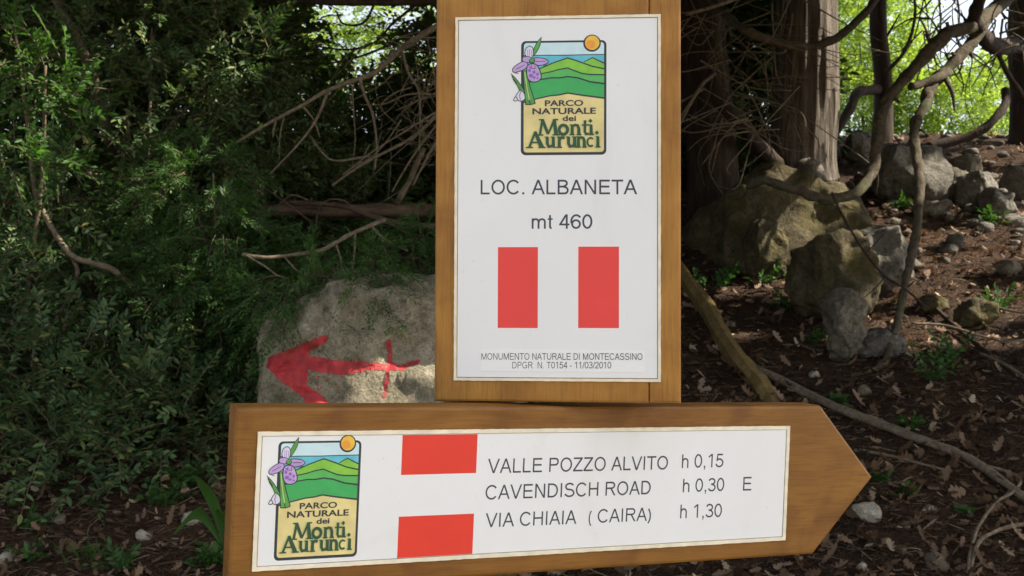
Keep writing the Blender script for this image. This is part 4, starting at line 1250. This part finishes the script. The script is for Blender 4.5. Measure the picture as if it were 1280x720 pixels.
branch_thing('fallen_branch', 'smooth curved branch resting along the fallen log', 'branch', [(600, 286, 6.5), (542, 283, 6.3), (500, 280, 6.25), (465, 270, 6.2), (435, 259, 6.2), (405, 255, 6.25), (362, 253, 6.3)], .020, .013,
    [([(440, 261, 6.2), (430, 251, 6.15), (410, 250, 6.1), (398, 262, 6.1), (394, 292, 6.1)], .005, .003), ([(385, 250, 6.2), (365, 244, 6.1), (345, 258, 6.1), (312, 280, 6.0)], .006, .003), ([(308, 224, 6.1), (330, 235, 6.1), (360, 255, 6.1), (392, 280, 6.1)], .006, .003)], 'log')
branch_thing('fallen_branch', 'thin forked branch below the fallen log above the painted rock', 'branch', [(480, 275, 5.50), (465, 281, 5.40), (440, 292, 5.30), (417, 305, 5.25), (398, 314, 5.20), (362, 319, 5.15), (330, 322, 5.10), (303, 318, 5.10)], .011, .009,
    [([(464, 283, 5.40), (480, 298, 5.35), (510, 314, 5.30)], .008, .003), ([(444, 293, 5.30), (443, 315, 5.25), (440, 338, 5.20)], .005, .003), ([(420, 305, 5.25), (426, 325, 5.20), (427, 342, 5.20)], .005, .003), ([(386, 316, 5.20), (398, 328, 5.15), (405, 345, 5.10)], .006, .003),
     ([(355, 320, 5.15), (365, 332, 5.10), (373, 340, 5.10)], .005, .003), ([(306, 318, 5.10), (330, 332, 5.00), (345, 343, 5.00), (360, 349, 4.95)], .005, .003), ([(478, 300, 5.40), (484, 325, 5.40), (482, 345, 5.40)], .004, .002)])
branch_thing('dead_branch', 'high dark bough crossing the top of the photo left of the boards', 'branch', [(600, -4, 6.4), (530, 1, 6.4), (460, 3, 6.4), (380, 0, 6.4), (300, -6, 6.4)], .024, .020,
    [([(540, 40, 7), (520, 28, 7), (500, 48, 7), (478, 60, 7), (445, 72, 7), (410, 80, 7)], .012, .006), ([(470, 0, 6.5), (455, 28, 6.6), (430, 30, 6.8), (420, 14, 7)], .008, .006), ([(520, 6, 6.6), (490, 30, 6.6), (470, 52, 6.7), (435, 62, 6.7), (395, 58, 6.8)], .010, .005)], 'bark_dark')

# ------------------------------------------------------------------ fallen sticks on the right
def lie(pts, up=.02):
    return [onground(x, y, up) for x, y in pts]
def stick(name, label, cat, pts, r0, r1, mat='bark_twig', up=.02, group=None, knob=.35):
    P = lie(pts, up)
    mb = MB(); tube(mb, [np.array(q) for q in P], r0, r1, 9, 6, knob, r0 * 77)
    return tag(mb.build(name, M[mat], None, smooth=True, loc=tuple(P[0])), label, cat, group)
pb = [onground(972, 512, -.05), onground(952, 492, .02), onground(915, 452, .06), onground(884, 405, .08), onground(850, 356, .10), onground(815, 310, .10)]
mb = MB(); tube(mb, [np.array(q) for q in pb], .052, .050, 6, 5, .45, 3)
tag(mb.build('split_pole', M['split'], None, loc=tuple(pb[0])), 'split ochre wooden pole lying on the slope behind the upright board', 'pole')
stick('fallen_branch', 'thick fallen branch running from behind the arrow tip to the right edge', 'branch', [(930, 462), (992, 492), (1037, 514), (1100, 538), (1154, 561), (1201, 579), (1237, 601), (1290, 640)], .026, .017, 'bark_twig', .03)
stick('fallen_stick', 'thin stick on the soil just right of the arrow tip', 'stick', [(1068, 569), (1090, 573), (1122, 579), (1160, 589), (1190, 596)], .008, .005)
stick('fallen_stick', 'dark long stick under the hanging branch reaching the right edge', 'stick', [(1155, 380), (1194, 417), (1232, 450), (1290, 496)], .014, .012, 'bark_dark', .04)
stick('fallen_stick', 'bent stick curving down from the end of the thick fallen branch', 'stick', [(1225, 592), (1258, 602), (1276, 614), (1266, 630), (1245, 644), (1223, 673), (1213, 708), (1210, 730)], .007, .006, up=.04)
stick('fallen_stick', 'hooked stick in the lower right corner', 'stick', [(1290, 668), (1268, 671), (1246, 678), (1224, 694), (1215, 720), (1214, 735)], .009, .007, up=.04)
stick('fallen_stick', 'pale stick at the right edge above the thick fallen branch', 'stick', [(1225, 462), (1248, 472), (1268, 484), (1292, 498)], .008, .006, up=.08)
stick('fallen_stick', 'curved pale twig among the plants at the right edge', 'stick', [(1222, 390), (1236, 400), (1252, 408), (1290, 414)], .009, .007, up=.10)
stick('fallen_stick', 'arching twig below the curved pale twig', 'stick', [(1140, 418), (1180, 420), (1215, 430), (1257, 441), (1290, 437)], .008, .005, up=.06)
stick('fallen_stick', 'thin dark twig on the soil left of the hanging branch end', 'stick', [(985, 478), (1010, 488), (1040, 500), (1070, 510)], .010, .006, 'bark_dark')
branch_thing('bramble_stem', 'thin dark bramble stem arching over the boulders', 'stem', [(1040, 240, 6.5), (1046, 256, 6.5), (1061, 283, 6.4), (1082, 317, 6.3), (1107, 346, 6.2), (1130, 360, 6.15), (1160, 386, 6.1)], .0075, .006,
    [([(1082, 317, 6.3), (1098, 300, 6.3), (1106, 292, 6.3)], .004, .002), ([(1107, 346, 6.2), (1092, 362, 6.1), (1080, 372, 6.1)], .004, .002)], 'bark_dark')

# ------------------------------------------------------------------ bushes
lump = lambda px, py, Y, rx, ry, rz: (tuple(at(px, py, Y)), (rx, ry, rz))
def gb(px, Y):
    x = at(px, 360, Y).x
    return (x, Y, gz(x, Y))
shrub('mastic_bush', 'low dusky bush of small oval leaves filling the lower left corner', 'bush', gb(90, 4.95),
      [lump(40, 520, 4.95, .55, .42, .42), lump(190, 545, 4.95, .42, .36, .34), lump(90, 590, 4.75, .40, .28, .22), lump(-40, 420, 5.1, .4, .4, .4), lump(260, 560, 5.15, .18, .25, .22)], 31, 900, 'mastic')
shrub('mastic_bush', 'dusky bush of small leaves under the bent brown stem', 'bush', gb(130, 5.6),
      [lump(60, 400, 5.6, .65, .42, .34), lump(200, 440, 5.55, .42, .38, .32), lump(-30, 330, 5.7, .5, .4, .4), lump(150, 360, 5.75, .4, .35, .22)], 32, 750, 'mastic')
shrub('juniper_bush', 'feathery green bush left of the painted rock', 'bush', gb(275, 5.75),
      [lump(280, 290, 5.5, .17, .2, .10), lump(225, 250, 5.6, .16, .2, .09), lump(255, 215, 5.7, .16, .2, .09), lump(300, 335, 5.55, .15, .2, .09), lump(250, 355, 5.4, .15, .2, .10), lump(215, 310, 5.6, .14, .2, .08), lump(285, 400, 5.4, .13, .18, .08), lump(310, 440, 5.5, .08, .15, .12), lump(240, 420, 5.45, .1, .15, .07)], 33, 250, 'juniper')
shrub('juniper_bush', 'feathery green sprays hanging over the top of the painted rock', 'bush', gb(420, 5.75),
      [lump(385, 358, 4.95, .20, .12, .05), lump(450, 346, 4.98, .17, .12, .045), lump(342, 376, 4.95, .09, .10, .05), lump(420, 336, 5.6, .30, .2, .06), lump(345, 350, 5.6, .2, .2, .06)], 34, 190, 'juniper')
shrub('juniper_bush', 'feathery green clump between the fallen log and the upright board', 'bush', gb(530, 5.9),
      [lump(525, 312, 5.8, .16, .16, .11), lump(490, 335, 5.8, .2, .16, .07), lump(555, 325, 5.8, .2, .2, .12)], 35, 110, 'juniper')
shrub('dark_bush', 'tall dark evergreen bush in the upper left corner', 'bush', gb(70, 6.7),
      [lump(60, 130, 6.7, .85, .6, .60), lump(-20, 240, 6.4, .6, .5, .5), lump(150, 60, 6.9, .8, .55, .5), lump(140, 250, 6.6, .6, .4, .36), lump(60, 20, 6.5, .9, .5, .4), lump(0, 150, 7.4, .6, .4, .5)], 36, 1500, 'dark', ls=1.15)
shrub('dark_bush', 'tall dark bush right of the leaning grey stem', 'bush', gb(270, 7.2),
      [lump(260, 90, 7.2, .6, .5, .55), lump(330, 200, 7.2, .55, .5, .5), lump(230, 180, 7.0, .5, .5, .45), lump(320, 40, 7.3, .45, .5, .4), lump(380, 240, 7.4, .5, .5, .4)], 37, 1000, 'dark')
shrub('narrow_leaved_bush', 'grey green bush with narrow leaves hiding most of the leaning stem', 'bush', gb(170, 6.1),
      [lump(120, 215, 5.8, .26, .25, .20), lump(200, 130, 5.95, .34, .3, .26), lump(30, 270, 5.5, .3, .25, .16), lump(285, 70, 6.2, .32, .3, .24), lump(170, 35, 5.9, .36, .3, .2), lump(310, 160, 6.3, .26, .25, .26), lump(90, 60, 5.6, .14, .1, .12), lump(95, 150, 5.6, .2, .15, .12)], 43, 620, 'mastic', ls=1.1)
shrub('fresh_sapling', 'sapling with fresh green leaves near the left edge', 'sapling', gb(40, 5.4),
      [lump(20, 60, 5.3, .14, .12, .12), lump(60, 95, 5.25, .14, .12, .10), lump(75, 135, 5.2, .13, .12, .07), lump(10, 205, 5.1, .22, .12, .05), lump(60, 200, 5.2, .12, .1, .04)], 38, 130, 'bright', nstem=2)
shrub('dark_thicket', 'shadowy thicket behind the fallen log and the upright board', 'bush', gb(520, 9.3),
      [lump(430, 190, 9.3, .8, .6, .55), lump(540, 220, 9.4, .9, .6, .75), lump(620, 120, 9.8, 1.0, .7, 1.2), lump(450, 300, 8.4, 1.0, .5, .45), lump(350, 170, 9.6, .7, .6, .7), lump(310, 300, 8.2, 1.0, .5, .5), lump(540, 110, 9.6, .35, .5, .5)], 39, 2600, 'dark', ls=1.8)
shrub('dark_thicket', 'shadowy thicket behind the dark trunk', 'bush', gb(860, 10.6),
      [lump(760, 120, 10.6, 1.0, .6, 1.4), lump(860, 60, 10.8, .9, .6, 1.0), lump(890, 190, 10.4, .8, .5, .6), lump(945, 120, 10.8, .55, .5, 1.1), lump(930, 10, 10.8, .6, .5, .9), lump(860, -40, 10.8, .8, .5, .7)], 40, 2600, 'dark', ls=2.2)
shrub('dark_thicket', 'dark undergrowth far left behind the tall evergreens', 'bush', gb(120, 8.6),
      [lump(-30, 120, 8.8, 1.4, .6, 1.3), lump(150, 130, 8.8, 1.2, .6, 1.2), lump(270, 120, 9.0, .8, .6, 1.1), lump(100, 330, 7.6, 1.4, .5, .6), lump(60, -20, 8.9, 1.6, .6, .8), lump(270, -30, 9.0, .6, .6, .7)], 41, 3000, 'dark', ls=2.2)
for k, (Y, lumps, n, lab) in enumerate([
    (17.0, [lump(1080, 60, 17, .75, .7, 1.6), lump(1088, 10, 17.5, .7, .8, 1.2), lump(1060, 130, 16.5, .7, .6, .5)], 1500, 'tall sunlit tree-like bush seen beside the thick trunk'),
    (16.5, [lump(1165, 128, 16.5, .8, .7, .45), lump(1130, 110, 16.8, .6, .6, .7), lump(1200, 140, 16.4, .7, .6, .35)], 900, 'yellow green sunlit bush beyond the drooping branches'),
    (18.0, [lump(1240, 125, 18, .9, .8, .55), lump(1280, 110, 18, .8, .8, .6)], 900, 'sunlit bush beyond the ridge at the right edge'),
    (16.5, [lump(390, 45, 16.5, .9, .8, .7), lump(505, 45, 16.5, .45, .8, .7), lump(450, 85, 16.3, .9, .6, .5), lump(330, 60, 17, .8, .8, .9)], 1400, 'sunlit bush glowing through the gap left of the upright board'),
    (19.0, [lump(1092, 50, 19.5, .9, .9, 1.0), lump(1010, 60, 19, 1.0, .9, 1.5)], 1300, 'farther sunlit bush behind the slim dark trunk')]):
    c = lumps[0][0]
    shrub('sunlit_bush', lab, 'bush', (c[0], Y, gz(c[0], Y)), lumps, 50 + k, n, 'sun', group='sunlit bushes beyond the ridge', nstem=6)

# ------------------------------------------------------------------ small plants
def herb(label, px, py, seed, n=7, h=.10, L=.05, W=.028, mat='leaf_herb', spread=.6, group='low green plants', nleaf=6, name='seedling'):
    rng = np.random.default_rng(seed)
    b = np.array(onground(px, py))
    D = np.stack([rng.normal(0, spread, n), rng.normal(0, spread, n), rng.uniform(.6, 1.2, n)], axis=1)
    V, Fq, C = twig_field(rng, np.zeros((n, 3)) + rng.normal(0, .012, (n, 3)) * [1, 1, 0], D, h, nleaf, L, W, .25, 60)
    root = tag(empty(name, b), label, 'plant', group)
    link_mesh('leaves', V, Fq, M[mat], root)
    link_mesh('stems', *stems(C, .0022), M['leaf_herb'], root)
for a in (('bright seedling at the foot of the mossy boulder, left of the ledge', 905, 358, 1, 8, .16, .05, .026), ('seedling catching sun below the ledge of rock', 958, 356, 2, 8, .14, .05, .026), ('small sprout beside the upright board near the split pole', 882, 362, 3, 7, .12, .05, .03),
          ('dim leafy plant on the shaded slope below the mossy boulder', 984, 390, 4, 7, .15, .05, .026), ('slender plant standing against the left of the mossy boulder', 918, 335, 5, 5, .25, .04, .02), ('clover-like plant right of the cream stone', 1131, 622, 6, 9, .06, .030, .026),
          ('small green plant above the thick fallen branch', 1052, 512, 7, 7, .07, .035, .028), ('green plant beside the thick fallen branch near its middle', 1142, 538, 8, 8, .08, .035, .026), ('leafy plant left of the long dark stick', 1190, 455, 9, 12, .24, .05, .022), ('feathery plant near the end of the hanging branch', 1165, 478, 10, 10, .2, .045, .02),
          ('plants under the half buried mossy stone', 1245, 392, 11, 10, .18, .06, .03), ('leafy sprig on the sunny slope right of the stones', 1238, 282, 12, 8, .15, .07, .03), ('tiny green sprout below the thin stick', 1108, 604, 14, 5, .05, .028, .02),
          ('sprout beside the bent stick', 1208, 648, 15, 5, .05, .03, .022),
          ('herb at the bottom edge below the left bush', 150, 716, 19, 12, .10, .035, .014), ('rosette of small leaves in the soil at far left', 42, 700, 20, 7, .07, .035, .02), ('clover patch left of the broad leaves', 205, 632, 21, 14, .13, .032, .026), ('clover patch below the broad leaves by the arrow board', 262, 708, 22, 14, .08, .03, .022),
          ('sprig on the bare soil at lower left', 38, 668, 23, 6, .09, .035, .024), ('low clover under the left bush', 235, 610, 24, 12, .14, .032, .026), ('green sprout on the mound left of the upright stone', 1020, 430, 25, 6, .08, .04, .026), ('bright tuft on the sunlit ground behind the boulders', 1128, 262, 26, 9, .10, .06, .03)):
    herb(*a)
# the broad-leaved plant beside the arrow board
b = np.array(onground(284, 690))
bp_ = tag(empty('broad_leaved_plant', b), 'plant with long broad leaves half hidden by the left end of the arrow board', 'plant')
rng = np.random.default_rng(9)
for i, (tip, w, mid) in enumerate((((246, 594), .05, (268, 640)), ((216, 668), .05, (250, 652)), ((272, 636), .04, (280, 660)), ((262, 700), .04, (272, 690)))):
    T_ = np.array(at(*tip, b[1] - .06)) - b; Mi = np.array(at(*mid, b[1] - .02)) - b + np.array([0, 0, .03])
    C = catmull([(0, 0, 0), Mi, T_], 8)
    V, fs = [], []
    for j, c in enumerate(C):
        tt = j / (len(C) - 1)
        ww = w * (.10 + .9 * max(0, math.sin(math.pi * min(1, tt ** 1.3))) ** .8 if tt < .98 else .02) * .5
        ax = np.array([T_[2], -.25 * abs(T_[2]) - .02, -T_[0]]); ax = ax / np.linalg.norm(ax)
        V += [c + ax * ww + np.array([0, -.008, 0]), c, c - ax * ww + np.array([0, -.008, 0])]
        if j:
            q = (j - 1) * 3
            fs += [(q, q + 1, q + 4, q + 3), (q + 1, q + 2, q + 5, q + 4)]
    link_mesh('leaf', V, fs, M['leaf_bright'], bp_, smooth=True)
# grass tuft
b = np.array(onground(118, 700))
V, fs = [], []
for i in range(46):
    a = rng.uniform(0, 6.28); L = rng.uniform(.08, .24); o = np.array([rng.normal(0, .03), rng.normal(0, .02), 0])
    d = np.array([math.cos(a), math.sin(a) * .7, 0]); s_ = np.array([-d[1], d[0], 0]) * rng.uniform(.0025, .0045)
    pts = [o + d * L * t * .75 + np.array([0, 0, L * (t * 1.0 - t * t * .75)]) for t in (0, .3, .6, 1)]
    q = len(V)
    for j, c in enumerate(pts):
        V += [c - s_ * (1 - j * .3), c + s_ * (1 - j * .3)]
    fs += [(q + j * 2, q + j * 2 + 1, q + j * 2 + 3, q + j * 2 + 2) for j in range(3)]
g_ = link_mesh('grass_tuft', V, fs, M['leaf_bright']); g_.location = b
tag(g_, 'tuft of long grass blades on the soil at lower left', 'grass')

# ------------------------------------------------------------------ litter on the forest floor
rng = np.random.default_rng(77)
OAK = [(0, 0), (.10, .10), (.16, .25), (.08, .32), (.24, .46), (.12, .55), (.26, .72), (.14, .80), (.10, .94), (0, 1.0)]
OAK = np.array(OAK + [(-x, y) for x, y in OAK[-2:0:-1]])
def scatter(n, ylo, yhi, pw=1.0):
    Y = ylo + (yhi - ylo) * rng.uniform(0, 1, n) ** pw
    X = rng.uniform(-.72, .78, n) * Y
    return X, Y
nl = 18000
X, Y = scatter(nl, 3.5, 12.5, 1.35)
Z = np.array([gz(x, y) for x, y in zip(X, Y)])
a = rng.uniform(0, 6.283, nl); sz = rng.uniform(.03, .08, nl) * np.where(X < -.6, .7, 1)
tx, ty = rng.normal(0, .5, nl), rng.normal(0, .5, nl); curl = rng.uniform(-.3, 2.0, nl)
u = np.stack([np.cos(a), np.sin(a), tx], 1); w_ = np.stack([-np.sin(a), np.cos(a), ty], 1); nz = np.cross(u, w_)
k = len(OAK)
ox, oy = OAK[:, 0], OAK[:, 1] - .5
V = (np.stack([X, Y, Z + .008 + .015 * rng.uniform(0, 1, nl) + .10 * np.abs(tx) * sz * 3], 1)[:, None, :] + (u[:, None, :] * oy[None, :, None] * 1.0 + w_[:, None, :] * ox[None, :, None] * 1.15
     + nz[:, None, :] * (curl[:, None] * (ox[None, :] ** 2 * 2 + oy[None, :] ** 2 * .5))[..., None]) * sz[:, None, None])
tag(link_mesh('leaf_litter', V.reshape(-1, 3), np.arange(nl * k).reshape(nl, k), M['litter']), 'brown fallen oak leaves scattered over the soil', None, None, 'stuff')
nt_ = 42000
X, Y = scatter(nt_, 3.5, 11, 1.2)
Z = np.array([gz(x, y) for x, y in zip(X, Y)])
a = rng.uniform(0, 6.283, nt_); L = rng.uniform(.025, .13, nt_) * rng.uniform(.5, 1.2, nt_)
D = np.stack([np.cos(a), np.sin(a), rng.normal(0, .2, nt_)], 1) * L[:, None]
S = np.stack([X, Y, Z + .008], 1)
bend = np.stack([-np.sin(a), np.cos(a), rng.uniform(-.3, .6, nt_)], 1) * (L * rng.normal(0, .15, nt_))[:, None]
C = np.stack([S - D * .5, S - D * .15 + bend, S + D * .2 + bend, S + D * .5], axis=1)
tag(link_mesh('twig_litter', *stems(C, .0026), M['needle']), 'thin broken twigs and needles strewn over the soil', None, None, 'stuff')
V0, F0 = ico(1)
F0 = np.array(F0)
ng = 650
X, Y = scatter(ng, 3.5, 11.5, 1.3)
P = np.array([(x, y, gz(x, y) + .004) for x, y in zip(X, Y)])
sc_ = rng.uniform(.005, .016, ng) * rng.uniform(.5, 1, ng)
V = P[:, None, :] + V0[None] * (sc_[:, None] * np.stack([rng.uniform(.8, 1.5, ng), rng.uniform(.8, 1.3, ng), rng.uniform(.4, .8, ng)], 1))[:, None, :] * (1 + rng.normal(0, .12, (ng, len(V0), 1)))
Fg = (np.arange(ng) * len(V0))[:, None, None] + F0[None]
tag(link_mesh('gravel', V.reshape(-1, 3), Fg.reshape(-1, 3), M['stone']), 'small broken pebbles lying in the soil', None, None, 'stuff')
V0, F0 = ico(2)
F0 = np.array(F0)
ng = 170
Y = rng.uniform(7.6, 12.8, ng); X = Y * rng.uniform(.30, .52, ng)
P = np.array([(x, y, gz(x, y) + .012) for x, y in zip(X, Y)])
sc_ = rng.uniform(.025, .085, ng) * rng.uniform(.5, 1, ng)
jit = np.stack([np.array([1 + .5 * noise.noise(Vector(v) * 1.3 + Vector((i * 3.1, 0, 0))) for v in V0]) for i in range(ng)])
V = P[:, None, :] + V0[None] * (sc_[:, None] * np.stack([rng.uniform(.8, 1.5, ng), rng.uniform(.8, 1.3, ng), rng.uniform(.5, .9, ng)], 1))[:, None, :] * jit[..., None]
Fg = (np.arange(ng) * len(V0))[:, None, None] + F0[None]
tag(link_mesh('rubble', V.reshape(-1, 3), Fg.reshape(-1, 3), M['rock_pale']), 'loose broken rubble on the slope under the drooping branches', None, None, 'stuff')
